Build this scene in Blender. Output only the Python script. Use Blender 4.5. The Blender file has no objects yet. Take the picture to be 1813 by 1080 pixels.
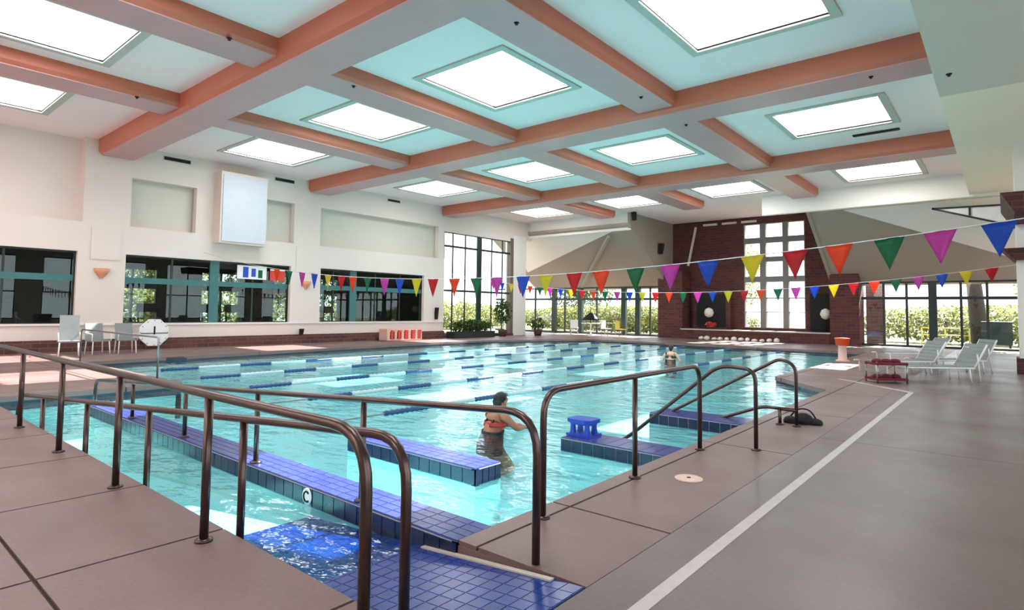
import bpy, bmesh, math, random
from mathutils import Vector, Matrix
random.seed(7)
SC = bpy.context.scene
COL = SC.collection
R = math.radians

# ------------------------------------------------------------------ camera
F_PX, PPX_Y, CAM_H = 1042.4, 46.5, 1.5
yaw, pit, rol = R(40.016), R(3.096), R(0.7355)
FW = Vector((-math.sin(yaw)*math.cos(pit), math.cos(yaw)*math.cos(pit), math.sin(pit)))
r0 = Vector((math.cos(yaw), math.sin(yaw), 0)); u0 = r0.cross(FW)
RT = r0*math.cos(rol) + u0*math.sin(rol)
UP = -r0*math.sin(rol) + u0*math.cos(rol)
cd = bpy.data.cameras.new('camera'); cam = bpy.data.objects.new('camera', cd); COL.objects.link(cam)
M = Matrix.Identity(4)
for i in range(3):
    M[i][0], M[i][1], M[i][2] = RT[i], UP[i], -FW[i]
M[2][3] = CAM_H
cam.matrix_world = M
cd.sensor_fit = 'HORIZONTAL'; cd.sensor_width = 36.0; cd.lens = F_PX/1813*36.0
cd.shift_y = -PPX_Y/1813.0; cd.clip_start = .05; cd.clip_end = 400
SC.camera = cam

# ------------------------------------------------------------------ world, sun, exposure
EXPOSURE, SKY, SUN = 1.98, 1.0, 13.0
w = bpy.data.worlds.new('sky'); SC.world = w; w.use_nodes = True
bg = w.node_tree.nodes['Background']; bg.inputs[0].default_value = (.86, .93, 1.0, 1); bg.inputs[1].default_value = SKY
sd = bpy.data.lights.new('sun', 'SUN'); sd.energy = SUN; sd.angle = R(.6); sd.color = (1, .95, .87)
so = bpy.data.objects.new('sun', sd); COL.objects.link(so)
so.rotation_euler = Vector((-1.05, -6.8, -7.05)).to_track_quat('-Z', 'Y').to_euler()
so.location = (0, 40, 40)
SC.view_settings.view_transform = 'Standard'; SC.view_settings.look = 'None'
SC.view_settings.gamma = 1.0; SC.view_settings.use_curve_mapping = False
SC.view_settings.exposure = EXPOSURE

def portal(name, loc, rot, sx, sy):
    d = bpy.data.lights.new(name, 'AREA'); d.shape = 'RECTANGLE'; d.size = sx; d.size_y = sy
    d.cycles.is_portal = True
    o = bpy.data.objects.new(name, d); COL.objects.link(o); o.location = loc; o.rotation_euler = rot

# ------------------------------------------------------------------ materials
def srgb(r, g, b):
    f = lambda c: ((c/255+.055)/1.055)**2.4 if c > 10 else c/255/12.92
    return (f(r), f(g), f(b), 1)
MATS = {}
def nt(name):
    m = bpy.data.materials.new(name); m.use_nodes = True
    n = m.node_tree; b = n.nodes['Principled BSDF']; MATS[name] = m
    return m, n, b
def link(n, a, ao, b, bi): n.links.new(a.outputs[ao], b.inputs[bi])
def noise(n, scale, detail=4, vec=None, rough=.55):
    t = n.nodes.new('ShaderNodeTexNoise'); t.inputs['Scale'].default_value = scale; t.inputs['Detail'].default_value = detail
    t.inputs['Roughness'].default_value = rough
    if vec is None:
        c = n.nodes.new('ShaderNodeTexCoord'); vec = (c, 'Object')
    n.links.new(vec[0].outputs[vec[1]], t.inputs['Vector'])
    return t
def ramp(n, src, out, stops):
    r = n.nodes.new('ShaderNodeValToRGB')
    while len(r.color_ramp.elements) < len(stops): r.color_ramp.elements.new(.5)
    for e, (p, c) in zip(r.color_ramp.elements, stops): e.position = p; e.color = c
    n.links.new(src.outputs[out], r.inputs[0]); return r
def plain(name, c, rough=.6, metal=0, var=.06, scale=6, bump=0, bscale=40, spec=.5, coat=0):
    m, n, b = nt(name)
    b.inputs['Roughness'].default_value = rough; b.inputs['Metallic'].default_value = metal
    b.inputs['Specular IOR Level'].default_value = spec
    if coat: b.inputs['Coat Weight'].default_value = coat
    if var:
        t = noise(n, scale)
        lo = tuple(x*(1-var) for x in c[:3])+(1,); hi = tuple(min(1, x*(1+var)) for x in c[:3])+(1,)
        r = ramp(n, t, 'Fac', [(.3, lo), (.7, hi)]); link(n, r, 0, b, 'Base Color')
    else: b.inputs['Base Color'].default_value = c
    if bump:
        t2 = noise(n, bscale, 6); bp = n.nodes.new('ShaderNodeBump'); bp.inputs['Strength'].default_value = bump; bp.inputs['Distance'].default_value = .02
        link(n, t2, 'Fac', bp, 'Height'); link(n, bp, 0, b, 'Normal')
    return m
plain('cream', srgb(226, 212, 204), .75, var=.02, scale=.6, bump=.05, bscale=60)
plain('wallwhite', srgb(234, 230, 225), .7, var=.015, scale=.5)
plain('niche', srgb(214, 206, 194), .75, var=.02, scale=.5)
plain('ceilpanel', srgb(252, 230, 228), .8, var=.02, scale=.4)
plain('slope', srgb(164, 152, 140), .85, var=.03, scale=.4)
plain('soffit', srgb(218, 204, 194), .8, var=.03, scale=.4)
plain('beam', srgb(190, 108, 84), .42, var=.05, scale=.7, spec=.5)
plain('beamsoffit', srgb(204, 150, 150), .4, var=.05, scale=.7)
plain('fascia', srgb(248, 238, 230), .7, var=.02, scale=.5)
plain('soffitlit', srgb(250, 234, 214), .8, var=.02, scale=.5)  # lighter copy of soffit, with daylight put into its colour
plain('frame', srgb(196, 190, 180), .6, var=.02)
plain('bronze', srgb(92, 76, 72), .28, metal=.85, var=.1, scale=9)
plain('steel', srgb(150, 150, 150), .25, metal=.9, var=.05)
plain('teal', srgb(58, 112, 112), .4, var=.05)
plain('darkgreen', srgb(26, 48, 44), .45, var=.05)
plain('mullion', srgb(34, 42, 42), .4, var=.05)
plain('mullionbrown', srgb(110, 92, 84), .5, var=.05)
plain('mullionpale', srgb(122, 116, 114), .5, var=.05)
plain('black', srgb(20, 20, 22), .8, var=.05)
plain('facepanel', srgb(202, 204, 212), .6, var=.02)
plain('white', srgb(236, 236, 236), .45, var=.02)
plain('whitepaint', srgb(190, 180, 178), .55, var=.06, scale=12)
plain('grout', srgb(186, 190, 196), .7, var=.05, scale=20)
plain('groutblue', srgb(66, 80, 146), .6, var=.05, scale=20)
plain('plaster', srgb(226, 236, 232), .7, var=.04, scale=1.2)
plain('gutter', srgb(28, 58, 78), .25, var=.15, scale=5)
plain('greymesh', srgb(128, 134, 134), .6, var=.06)
plain('whiteplastic', srgb(228, 228, 224), .4, var=.02)
plain('redcloth', srgb(104, 20, 36), .8, var=.1)
plain('bluestool', srgb(28, 70, 190), .35, var=.06)
plain('orange', srgb(236, 82, 26), .5, var=.05)
plain('pinkish', srgb(226, 180, 168), .6, var=.05)
plain('red', srgb(216, 60, 44), .5, var=.06)
plain('jointbase', srgb(70, 56, 54), .9, var=.1)
plain('skin', srgb(176, 116, 88), .5, var=.05, scale=4)
plain('skinpale', srgb(222, 176, 150), .5, var=.05, scale=4)
plain('hair', srgb(30, 22, 20), .45, var=.1, scale=30)
plain('suitdark', srgb(20, 24, 34), .5, var=.1)
plain('suitred', srgb(170, 44, 40), .5, var=.1)
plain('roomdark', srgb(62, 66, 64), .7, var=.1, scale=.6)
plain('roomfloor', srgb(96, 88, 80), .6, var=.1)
plain('grass', srgb(92, 94, 64), .9, var=.25, scale=.5)
plain('patio', srgb(84, 80, 76), .9, var=.1, scale=.5)  # unseen ground outside right, greyed so its bounce stays neutral
plain('bark', srgb(34, 26, 24), .9, var=.25, scale=8, bump=.4, bscale=20)
plain('stone', srgb(224, 218, 208), .8, var=.08, scale=3)
plain('sconce', srgb(222, 150, 118), .5, var=.06)
plain('ropeline', srgb(210, 214, 216), .5, var=.04)
plain('floatblue', srgb(34, 72, 120), .35, var=.08)
plain('floatwhite', srgb(190, 210, 214), .35, var=.02)
plain('drainpink', srgb(222, 192, 176), .6, var=.05)
plain('yellowpaint', srgb(206, 190, 70), .5, var=.05)
FL = {'blue': (22, 84, 200), 'yellow': (226, 208, 40), 'red': (206, 24, 36), 'orange': (240, 76, 28), 'green': (16, 118, 74), 'pink': (206, 70, 176)}
for k, c in FL.items():
    m, n, b = nt('flag_'+k)
    t = noise(n, 14, 2); r = ramp(n, t, 'Fac', [(.3, tuple(x*.9 for x in srgb(*c)[:3])+(1,)), (.7, srgb(*c))]); link(n, r, 0, b, 'Base Color')
    b.inputs['Roughness'].default_value = .45
    tr = n.nodes.new('ShaderNodeBsdfTranslucent'); link(n, r, 0, tr, 'Color')
    mx = n.nodes.new('ShaderNodeMixShader'); mx.inputs[0].default_value = .4
    link(n, b, 0, mx, 1); link(n, tr, 0, mx, 2); link(n, mx, 0, n.nodes['Material Output'], 'Surface')

def deck(name, c, rlo, rhi, wet=.5):
    m, n, b = nt(name)
    tc = n.nodes.new('ShaderNodeNewGeometry')
    big = noise(n, .55, 5, (tc, 'Position')); fine = noise(n, 34, 5, (tc, 'Position'))
    r1 = ramp(n, big, 'Fac', [(.3, tuple(x*.86 for x in c[:3])+(1,)), (.7, tuple(x*1.1 for x in c[:3])+(1,))])
    r2 = ramp(n, fine, 'Fac', [(.3, (.9, .9, .9, 1)), (.7, (1.06, 1.06, 1.06, 1))])
    mx = n.nodes.new('ShaderNodeMixRGB'); mx.blend_type = 'MULTIPLY'; mx.inputs[0].default_value = 1
    link(n, r1, 0, mx, 1); link(n, r2, 0, mx, 2); link(n, mx, 0, b, 'Base Color')
    wn = noise(n, .9, 4, (tc, 'Position'))
    mr = n.nodes.new('ShaderNodeMapRange'); mr.inputs[1].default_value = .22; mr.inputs[2].default_value = .78
    mr.inputs[3].default_value = rlo; mr.inputs[4].default_value = rhi
    link(n, wn, 'Fac', mr, 0); link(n, mr, 0, b, 'Roughness')
    bp = n.nodes.new('ShaderNodeBump'); bp.inputs['Strength'].default_value = .12; bp.inputs['Distance'].default_value = .01
    link(n, fine, 'Fac', bp, 'Height'); link(n, bp, 0, b, 'Normal')
deck('deck', srgb(124, 98, 94), .34, .62)
deck('deckright', srgb(110, 94, 92), .27, .44)

def bricks(name, c1, c2, mortar, sx=1.0):
    m, n, b = nt(name)
    tc = n.nodes.new('ShaderNodeNewGeometry'); sp = n.nodes.new('ShaderNodeSeparateXYZ'); link(n, tc, 'Position', sp, 0)
    ad = n.nodes.new('ShaderNodeMath'); ad.operation = 'ADD'; link(n, sp, 0, ad, 0); link(n, sp, 1, ad, 1)
    cb = n.nodes.new('ShaderNodeCombineXYZ'); link(n, ad, 0, cb, 0); link(n, sp, 2, cb, 1)
    t = n.nodes.new('ShaderNodeTexBrick'); link(n, cb, 0, t, 'Vector')
    t.inputs['Color1'].default_value = c1; t.inputs['Color2'].default_value = c2; t.inputs['Mortar'].default_value = mortar
    t.inputs['Scale'].default_value = sx; t.inputs['Brick Width'].default_value = .42; t.inputs['Row Height'].default_value = .15; t.inputs['Mortar Size'].default_value = .012
    link(n, t, 'Color', b, 'Base Color'); b.inputs['Roughness'].default_value = .8
    bp = n.nodes.new('ShaderNodeBump'); bp.inputs['Strength'].default_value = .4; bp.inputs['Distance'].default_value = .02; bp.invert = True
    link(n, t, 'Fac', bp, 'Height'); link(n, bp, 0, b, 'Normal')
bricks('brick', srgb(98, 48, 44), srgb(70, 34, 34), srgb(92, 66, 62))
bricks('brickband', srgb(104, 62, 54), srgb(78, 46, 44), srgb(110, 88, 80))

def tile(name, c):
    m, n, b = nt(name)
    oi = n.nodes.new('ShaderNodeObjectInfo')
    r = ramp(n, oi, 'Random', [(0, tuple(x*.88 for x in c[:3])+(1,)), (1, tuple(min(1, x*1.1) for x in c[:3])+(1,))])
    t = noise(n, 22, 3); r2 = ramp(n, t, 'Fac', [(.3, (.88, .88, .88, 1)), (.7, (1.08, 1.08, 1.08, 1))])
    mx = n.nodes.new('ShaderNodeMixRGB'); mx.blend_type = 'MULTIPLY'; mx.inputs[0].default_value = 1
    link(n, r, 0, mx, 1); link(n, r2, 0, mx, 2); link(n, mx, 0, b, 'Base Color'); b.inputs['Roughness'].default_value = .22
tile('tileblue', srgb(52, 66, 138)); tile('tiledark', srgb(22, 36, 70)); tile('tileramp', srgb(30, 56, 134))

def schlick(n, f0, normal=None):
    lw = n.nodes.new('ShaderNodeLayerWeight'); lw.inputs[0].default_value = .5
    if normal: link(n, normal, 0, lw, 'Normal')
    pw = n.nodes.new('ShaderNodeMath'); pw.operation = 'POWER'; pw.inputs[1].default_value = 5; link(n, lw, 'Facing', pw, 0)
    ma = n.nodes.new('ShaderNodeMath'); ma.operation = 'MULTIPLY_ADD'; ma.inputs[1].default_value = 1-f0; ma.inputs[2].default_value = f0; link(n, pw, 0, ma, 0)
    return ma
def glass(name, tint, tfac, gl=.04, rough=.0):
    m, n, b = nt(name); n.nodes.remove(b)
    tr = n.nodes.new('ShaderNodeBsdfTransparent'); tr.inputs[0].default_value = tint
    g = n.nodes.new('ShaderNodeBsdfGlossy'); g.inputs['Roughness'].default_value = rough
    fr = schlick(n, gl)
    nz = noise(n, 3, 2); bp = n.nodes.new('ShaderNodeBump'); bp.inputs['Strength'].default_value = .02; link(n, nz, 'Fac', bp, 'Height'); link(n, bp, 0, g, 'Normal')
    mx = n.nodes.new('ShaderNodeMixShader'); link(n, fr, 0, mx, 0); link(n, tr, 0, mx, 1); link(n, g, 0, mx, 2)
    link(n, mx, 0, n.nodes['Material Output'], 'Surface')
glass('glass', (.95, .98, .97, 1), 1)
glass('glassdark', (.62, .72, .70, 1), 1)
m, n, b = nt('skypane'); n.nodes.remove(b)
tr = n.nodes.new('ShaderNodeBsdfTransparent'); tr.inputs[0].default_value = (.97, .98, 1, 1)
tl = n.nodes.new('ShaderNodeBsdfTranslucent'); nz = noise(n, .8); rr = ramp(n, nz, 'Fac', [(.2, (.9, .92, .94, 1)), (.8, (.96, .97, .98, 1))]); link(n, rr, 0, tl, 0)
mx = n.nodes.new('ShaderNodeMixShader'); mx.inputs[0].default_value = .3; link(n, tr, 0, mx, 1); link(n, tl, 0, mx, 2); link(n, mx, 0, n.nodes['Material Output'], 'Surface')

# water
m, n, b = nt('water'); n.nodes.remove(b)
geo = n.nodes.new('ShaderNodeNewGeometry')
mp = n.nodes.new('ShaderNodeMapping'); mp.inputs['Rotation'].default_value = (0, 0, R(-40)); mp.inputs['Scale'].default_value = (.8, 1.5, 1)
link(n, geo, 'Position', mp, 0)
n1 = noise(n, 1.5, 3, (mp, 0), .5); n2 = noise(n, 5.5, 3, (mp, 0), .5)
ad = n.nodes.new('ShaderNodeMath'); ad.operation = 'MULTIPLY_ADD'; ad.inputs[1].default_value = .3; link(n, n2, 'Fac', ad, 0); link(n, n1, 'Fac', ad, 2)
bp = n.nodes.new('ShaderNodeBump'); bp.inputs['Strength'].default_value = .5; bp.inputs['Distance'].default_value = .1; link(n, ad, 0, bp, 'Height')
tr = n.nodes.new('ShaderNodeBsdfTransparent'); tr.inputs[0].default_value = (.47, .86, .91, 1)
g = n.nodes.new('ShaderNodeBsdfGlossy'); g.inputs['Roughness'].default_value = .03; link(n, bp, 0, g, 'Normal')
fr = schlick(n, .022, bp)
mx = n.nodes.new('ShaderNodeMixShader'); link(n, fr, 0, mx, 0); link(n, tr, 0, mx, 1); link(n, g, 0, mx, 2); link(n, mx, 0, n.nodes['Material Output'], 'Surface')

def leafmat(name, c):
    m, n, b = nt(name)
    geo = n.nodes.new('ShaderNodeNewGeometry'); t = noise(n, .9, 4, (geo, 'Position'))
    r = ramp(n, t, 'Fac', [(.3, tuple(x*.7 for x in c[:3])+(1,)), (.7, tuple(min(1, x*1.25) for x in c[:3])+(1,))])
    link(n, r, 0, b, 'Base Color'); b.inputs['Roughness'].default_value = .6
    tl = n.nodes.new('ShaderNodeBsdfTranslucent'); link(n, r, 0, tl, 0)
    mx = n.nodes.new('ShaderNodeMixShader'); mx.inputs[0].default_value = .5; link(n, b, 0, mx, 1); link(n, tl, 0, mx, 2); link(n, mx, 0, n.nodes['Material Output'], 'Surface')
leafmat('leaf', srgb(84, 98, 58)); leafmat('leafyellow', srgb(118, 120, 70)); leafmat('leafdark', srgb(64, 92, 40))

# ------------------------------------------------------------------ mesh helpers
class MB:
    def __init__(s): s.v = []; s.f = []; s.smooth = []
    def quad(s, *p):
        k = len(s.v); s.v += [tuple(q) for q in p]; s.f.append(tuple(range(k, k+len(p)))); s.smooth.append(False); return s
    def box(s, x0, x1, y0, y1, z0, z1):
        return s.prism([(x0, y0), (x1, y0), (x1, y1), (x0, y1)], z0, z1)
    def prism(s, poly, z0, z1):
        a = sum(poly[i][0]*poly[(i+1) % len(poly)][1]-poly[(i+1) % len(poly)][0]*poly[i][1] for i in range(len(poly)))
        if a < 0: poly = poly[::-1]
        n = len(poly); k = len(s.v)
        s.v += [(x, y, z0) for x, y in poly] + [(x, y, z1) for x, y in poly]
        s.f += [tuple(range(k+n-1, k-1, -1)), tuple(range(k+n, k+2*n))] + [(k+i, k+(i+1) % n, k+n+(i+1) % n, k+n+i) for i in range(n)]
        s.smooth += [False]*(n+2); return s
    def hull8(s, p):   # 8 corners: bottom ring then top ring
        k = len(s.v); s.v += [tuple(q) for q in p]
        s.f += [(k+3, k+2, k+1, k), (k+4, k+5, k+6, k+7)] + [(k+i, k+(i+1) % 4, k+4+(i+1) % 4, k+4+i) for i in range(4)]
        s.smooth += [False]*6; return s
    def bar(s, a, b, w, h, up=(0, 0, 1)):
        a = Vector(a); b = Vector(b); d = (b-a).normalized(); up = Vector(up)
        if abs(d.dot(up)) > .98: up = Vector((1, 0, 0))
        x = d.cross(up).normalized()*w/2; y = x.cross(d).normalized()*h/2
        return s.hull8([a-x-y, a+x-y, b+x-y, b-x-y, a-x+y, a+x+y, b+x+y, b-x+y])
    def tube(s, pts, r, n=10, cap=True, radii=None):
        pts = [Vector(p) for p in pts]; k0 = len(s.v); prev = None
        for i, p in enumerate(pts):
            d = (pts[min(i+1, len(pts)-1)]-pts[max(i-1, 0)]).normalized()
            if prev is None:
                u = Vector((0, 0, 1)) if abs(d.z) < .9 else Vector((1, 0, 0))
            else: u = prev
            x = d.cross(u).normalized(); y = x.cross(d).normalized(); prev = y
            rr = radii[i] if radii else r
            s.v += [tuple(p + (x*math.cos(2*math.pi*j/n)+y*math.sin(2*math.pi*j/n))*rr) for j in range(n)]
        for i in range(len(pts)-1):
            for j in range(n):
                a = k0+i*n+j; b_ = k0+i*n+(j+1) % n
                s.f.append((a, b_, b_+n, a+n)); s.smooth.append(True)
        if cap:
            s.f += [tuple(k0+j for j in range(n-1, -1, -1)), tuple(k0+(len(pts)-1)*n+j for j in range(n))]; s.smooth += [False, False]
        return s
    def lathe(s, c, prof, n=20):
        k0 = len(s.v)
        for r_, z in prof:
            s.v += [(c[0]+r_*math.cos(2*math.pi*j/n), c[1]+r_*math.sin(2*math.pi*j/n), c[2]+z) for j in range(n)]
        for i in range(len(prof)-1):
            for j in range(n):
                a = k0+i*n+j; b_ = k0+i*n+(j+1) % n
                s.f.append((a, b_, b_+n, a+n)); s.smooth.append(True)
        s.f += [tuple(k0+j for j in range(n-1, -1, -1)), tuple(k0+(len(prof)-1)*n+j for j in range(n))]; s.smooth += [False, False]
        return s
    def mesh(s, name, mat):
        me = bpy.data.meshes.new(name); me.from_pydata(s.v, [], s.f); me.materials.append(MATS[mat])
        me.polygons.foreach_set('use_smooth', s.smooth); me.update(); return me
    def build(s, name, mat, parent=None, label=None):
        return obj(name, s.mesh(name, mat), parent, label)
def obj(name, me, parent=None, label=None, loc=None):
    o = bpy.data.objects.new(name, me); COL.objects.link(o)
    if parent: o.parent = parent
    if label: o['label'] = label
    if loc is not None: o.location = loc
    return o
def thing(name, label, cat, loc=(0, 0, 0), rz=0, group=None):
    o = bpy.data.objects.new(name, None); COL.objects.link(o); o.location = loc; o.rotation_euler[2] = rz
    o['label'] = label; o['category'] = cat
    if group: o['group'] = group
    return o
def tag(o, label, cat, group=None):
    o['label'] = label; o['category'] = cat
    if group: o['group'] = group
    return o
def struct(o, label=None):
    o['kind'] = 'structure'
    if label: o['label'] = label
    return o
def sroot(name, label=None):
    o = bpy.data.objects.new(name, None); COL.objects.link(o); return struct(o, label)
def fillet(pts, r, n=6):
    pts = [Vector(p) for p in pts]; out = [pts[0]]
    for i in range(1, len(pts)-1):
        a, p, c = pts[i-1], pts[i], pts[i+1]
        d1 = (a-p); d2 = (c-p); rr = min(r, d1.length*.49, d2.length*.49)
        s, e = p+d1.normalized()*rr, p+d2.normalized()*rr
        for k in range(n+1):
            t = k/n; out.append(s*(1-t)**2+p*2*t*(1-t)+e*t*t)
    out.append(pts[-1]); return out
def clip(poly, conv):
    out = list(poly); n = len(conv)
    a = sum(conv[i][0]*conv[(i+1) % n][1]-conv[(i+1) % n][0]*conv[i][1] for i in range(n))
    if a < 0: conv = conv[::-1]
    for i in range(n):
        p, q = conv[i], conv[(i+1) % n]; src = out; out = []
        side = lambda t: (q[0]-p[0])*(t[1]-p[1])-(q[1]-p[1])*(t[0]-p[0])
        for j in range(len(src)):
            s_, e_ = src[j-1], src[j]; a1, a2 = side(s_), side(e_)
            if (a1 >= 0) != (a2 >= 0):
                t = a1/(a1-a2); out.append((s_[0]+t*(e_[0]-s_[0]), s_[1]+t*(e_[1]-s_[1])))
            if a2 >= 0: out.append(e_)
        if not out: return []
    return out
def area(p): return abs(sum(p[i][0]*p[(i+1) % len(p)][1]-p[(i+1) % len(p)][0]*p[i][1] for i in range(len(p))))/2

# ================================================================== STRUCTURE
XL, ZC, YF = -23.0, 7.03, 33.9
WATER_Z, FLOOR_Z = -.12, -.7
YNEAR, XRAMP, XR = 1.88, -1.8, -2.78
POOL = [(-12.5, YNEAR), (XRAMP, YNEAR), (XRAMP, 2.8), (XR, 2.8), (XR, 13.1), (-4.3, 15.0), (-4.3, 27.3), (-17.5, 27.3), (-20, 22), (-20, 18), (-19.5, 12), (-18.7, 4.8), (-12.5, 4.8)]

# ---- floor: slabs with recessed joints
floor = struct(MB().build('floor', 'jointbase') if False else bpy.data.objects.new('floor', None)); COL.objects.link(floor)
floor['label'] = 'mauve concrete pool deck scored into slabs'
regs = [([(-23.4, -7), (-12.5, -7), (-12.5, 4.8), (-23.4, 4.8)], 'deck'), ([(-12.5, -7), (XRAMP, -7), (XRAMP, YNEAR), (-12.5, YNEAR)], 'deck'),
        ([(XR, 2.8), (XRAMP+.01, 2.8), (XRAMP+.01, 13.1), (XR, 13.1)], 'deck'), ([(XR, 13.1), (XRAMP+.01, 13.1), (XRAMP+.01, 15), (-4.3, 15)], 'deck'),
        ([(-4.3, 15), (XRAMP+.01, 15), (XRAMP+.01, 27.3), (-4.3, 27.3)], 'deck'), ([(-30, 27.3), (XRAMP+.01, 27.3), (XRAMP+.01, 34.6), (-30, 34.6)], 'deck'),
        ([(-23.4, 4.8), (-18.7, 4.8), (-19.5, 12), (-23.4, 12)], 'deck'), ([(-23.4, 12), (-19.5, 12), (-20, 18), (-23.4, 18)], 'deck'),
        ([(-23.4, 18), (-20, 18), (-20, 22), (-23.4, 22)], 'deck'), ([(-23.4, 22), (-20, 22), (-17.5, 27.3), (-23.4, 27.3)], 'deck'),
        ([(XRAMP+.01, -7), (5.6, -7), (5.6, 34.6), (XRAMP+.01, 34.6)], 'deckright')]
G = .011
for poly, mt in regs:
    xs = [p[0] for p in poly]; ys = [p[1] for p in poly]
    cxw, cyw = (1.49, 2.98) if mt == 'deck' else (7.5, 6.0)
    G = .011 if mt == 'deck' else .005
    ox, oy = (-4.1, .86) if mt == 'deck' else (XRAMP+.01, 2.0)
    i0, i1 = math.floor((min(xs)-ox)/cxw), math.ceil((max(xs)-ox)/cxw)
    j0, j1 = math.floor((min(ys)-oy)/cyw), math.ceil((max(ys)-oy)/cyw)
    for i in range(i0, i1):
        for j in range(j0, j1):
            c = [(ox+i*cxw+G, oy+j*cyw+G), (ox+(i+1)*cxw-G, oy+j*cyw+G), (ox+(i+1)*cxw-G, oy+(j+1)*cyw-G), (ox+i*cxw+G, oy+(j+1)*cyw-G)]
            p = clip(c, poly)
            if len(p) > 2 and area(p) > .02: MB().prism(p, -.09, 0).build('deck_slab', mt, floor)
mb = MB()
for poly, mt in regs:
    cx_ = sum(p[0] for p in poly)/len(poly); cy_ = sum(p[1] for p in poly)/len(poly)
    mb.prism([(p[0]+(.03 if p[0] < cx_ else -.03), p[1]+(.03 if p[1] < cy_ else -.03)) for p in poly], -.14, -.016)
mb.build('joint_bed', 'jointbase', floor)
# white stripe painted on the deck, its bend, and the drain cover
st = thing('deck_stripe', 'white stripe painted along the deck beside the pool, bending left at its far end', 'stripe')
MB().box(-1.50, -1.42, -3, 13.92, 0, .004).build('stripe_run', 'whitepaint', st)
MB().prism([(-1.50, 13.86), (-1.42, 13.94), (-3.02, 15.62), (-3.08, 15.56)], 0, .004).build('stripe_run', 'whitepaint', st)
dr = thing('drain_cover', 'pale pink round skimmer cover set in the deck by the near right pool edge', 'drain cover', (-2.24, 5.19, 0))
MB().lathe((0, 0, 0), [(.125, 0), (.125, .008), (.115, .012), (.02, .012)]).build('lid', 'drainpink', dr)
MB().lathe((0, 0, .012), [(.018, 0), (.018, .004), (.004, .004)], 10).build('lift_hole', 'jointbase', dr)

# ---- pool
pool = thing('swimming_pool', 'large indoor swimming pool with white plaster and dark blue waterline band', 'pool')
MB().prism(POOL, FLOOR_Z-.1, FLOOR_Z).build('pool_floor', 'plaster', pool)
for i in range(len(POOL)):
    a, b_ = POOL[i], POOL[(i+1) % len(POOL)]
    if i in (1, 2): continue
    d = Vector((b_[0]-a[0], b_[1]-a[1], 0)).normalized(); nrm = Vector((d.y, -d.x, 0))  # outward
    A, B = Vector((a[0], a[1], 0)), Vector((b_[0], b_[1], 0))
    def wallseg(z0, z1, t, off): return MB().hull8([A+nrm*off+Vector((0, 0, z0)), B+nrm*off+Vector((0, 0, z0)), B+nrm*(off+t)+Vector((0, 0, z0)), A+nrm*(off+t)+Vector((0, 0, z0)),
                                        A+nrm*off+Vector((0, 0, z1)), B+nrm*off+Vector((0, 0, z1)), B+nrm*(off+t)+Vector((0, 0, z1)), A+nrm*(off+t)+Vector((0, 0, z1))])
    wallseg(FLOOR_Z, -.24, .1, 0).build('pool_wall', 'plaster', pool)
    wallseg(-.24, -.05, .1, .02).build('waterline_band', 'gutter', pool)
wmb = MB(); k = [(x, y) for x, y in POOL]
wv = bmesh.new()
f = wv.faces.new([wv.verts.new((x, y, WATER_Z)) for x, y in k]); bmesh.ops.triangulate(wv, faces=[f])
wme = bpy.data.meshes.new('pool_water'); wv.to_mesh(wme); wme.materials.append(MATS['water'])
wat = obj('pool_water', wme); wat['kind'] = 'stuff'; wat['label'] = 'clear turquoise rippled pool water'; wat['category'] = 'water'

# tiled walls in the pool: body + real tiles
TILE = .155
tme_top = {}
def tilemesh(sx, sy, sz, mat):
    key = (round(sx, 3), round(sy, 3), round(sz, 3), mat)
    if key not in tme_top:
        c = .002; m_ = MB()
        x, y = sx/2, sy/2
        m_.hull8([(-x, -y, 0), (x, -y, 0), (x, y, 0), (-x, y, 0), (-x+c, -y+c, sz), (x-c, -y+c, sz), (x-c, y-c, sz), (-x+c, y-c, sz)])
        tme_top[key] = m_.mesh('tile', mat)
    return tme_top[key]
def tiled_wall(name, x0, x1, y0, y1, ztop, zbot, label, front=True, rows=2, endtile=True):
    p = MB().box(x0, x1, y0, y1, zbot, ztop-.004).build(name, 'groutblue', pool, label)
    MB().box(x0-.003, x1+.003, y0-.003, y0+.05, ztop-.17, ztop-.014).build('front_bed', 'grout', p)
    MB().box(x1-.05, x1+.003, y0-.003, y1+.003, ztop-.17, ztop-.014).build('end_bed', 'grout', p)
    MB().box(x0-.004, x1+.004, y0-.004, y1+.004, zbot, ztop-.17).build('plaster_face', 'plaster', p)
    nx = max(1, round((x1-x0)/TILE)); tx = (x1-x0)/nx; ty = (y1-y0)/rows; g = .007
    for i in range(nx):
        cx = x0+tx*(i+.5)
        for j in range(rows): obj('tile', tilemesh(tx-.004, ty-.004, .012, 'tileblue'), p, loc=(cx, y0+ty*(j+.5), ztop-.012))
        o = obj('tile', tilemesh(tx-g, .14, .012, 'tiledark'), p, loc=(cx, y0, ztop-.09)); o.rotation_euler[0] = R(90)
    if endtile:
        for j in range(rows):
            o = obj('tile', tilemesh(.14, ty-g, .012, 'tiledark'), p, loc=(x1, y0+ty*(j+.5), ztop-.09)); o.rotation_euler[1] = R(90)
    return p
tiled_wall('divider_wall', -10.8, XR, 2.79, 3.13, 0, FLOOR_Z, 'long low wall topped with blue tile between ramp and pool', rows=4)
tiled_wall('bench_wall', -5.95, -3.9, 4.14, 4.5, 0, FLOOR_Z, 'short blue tiled wall standing free in the water', rows=4)
tiled_wall('step_wall', -4.12, XR, 5.86, 6.32, 0, FLOOR_Z, 'blue tiled ledge reaching out from the deck, carrying a blue stool', rows=5)
tiled_wall('ledge_wall', -4.15, XR, 8.2, 8.75, 0, FLOOR_Z, 'blue tiled ledge reaching out from the deck beyond the stair rails', rows=5)
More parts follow.
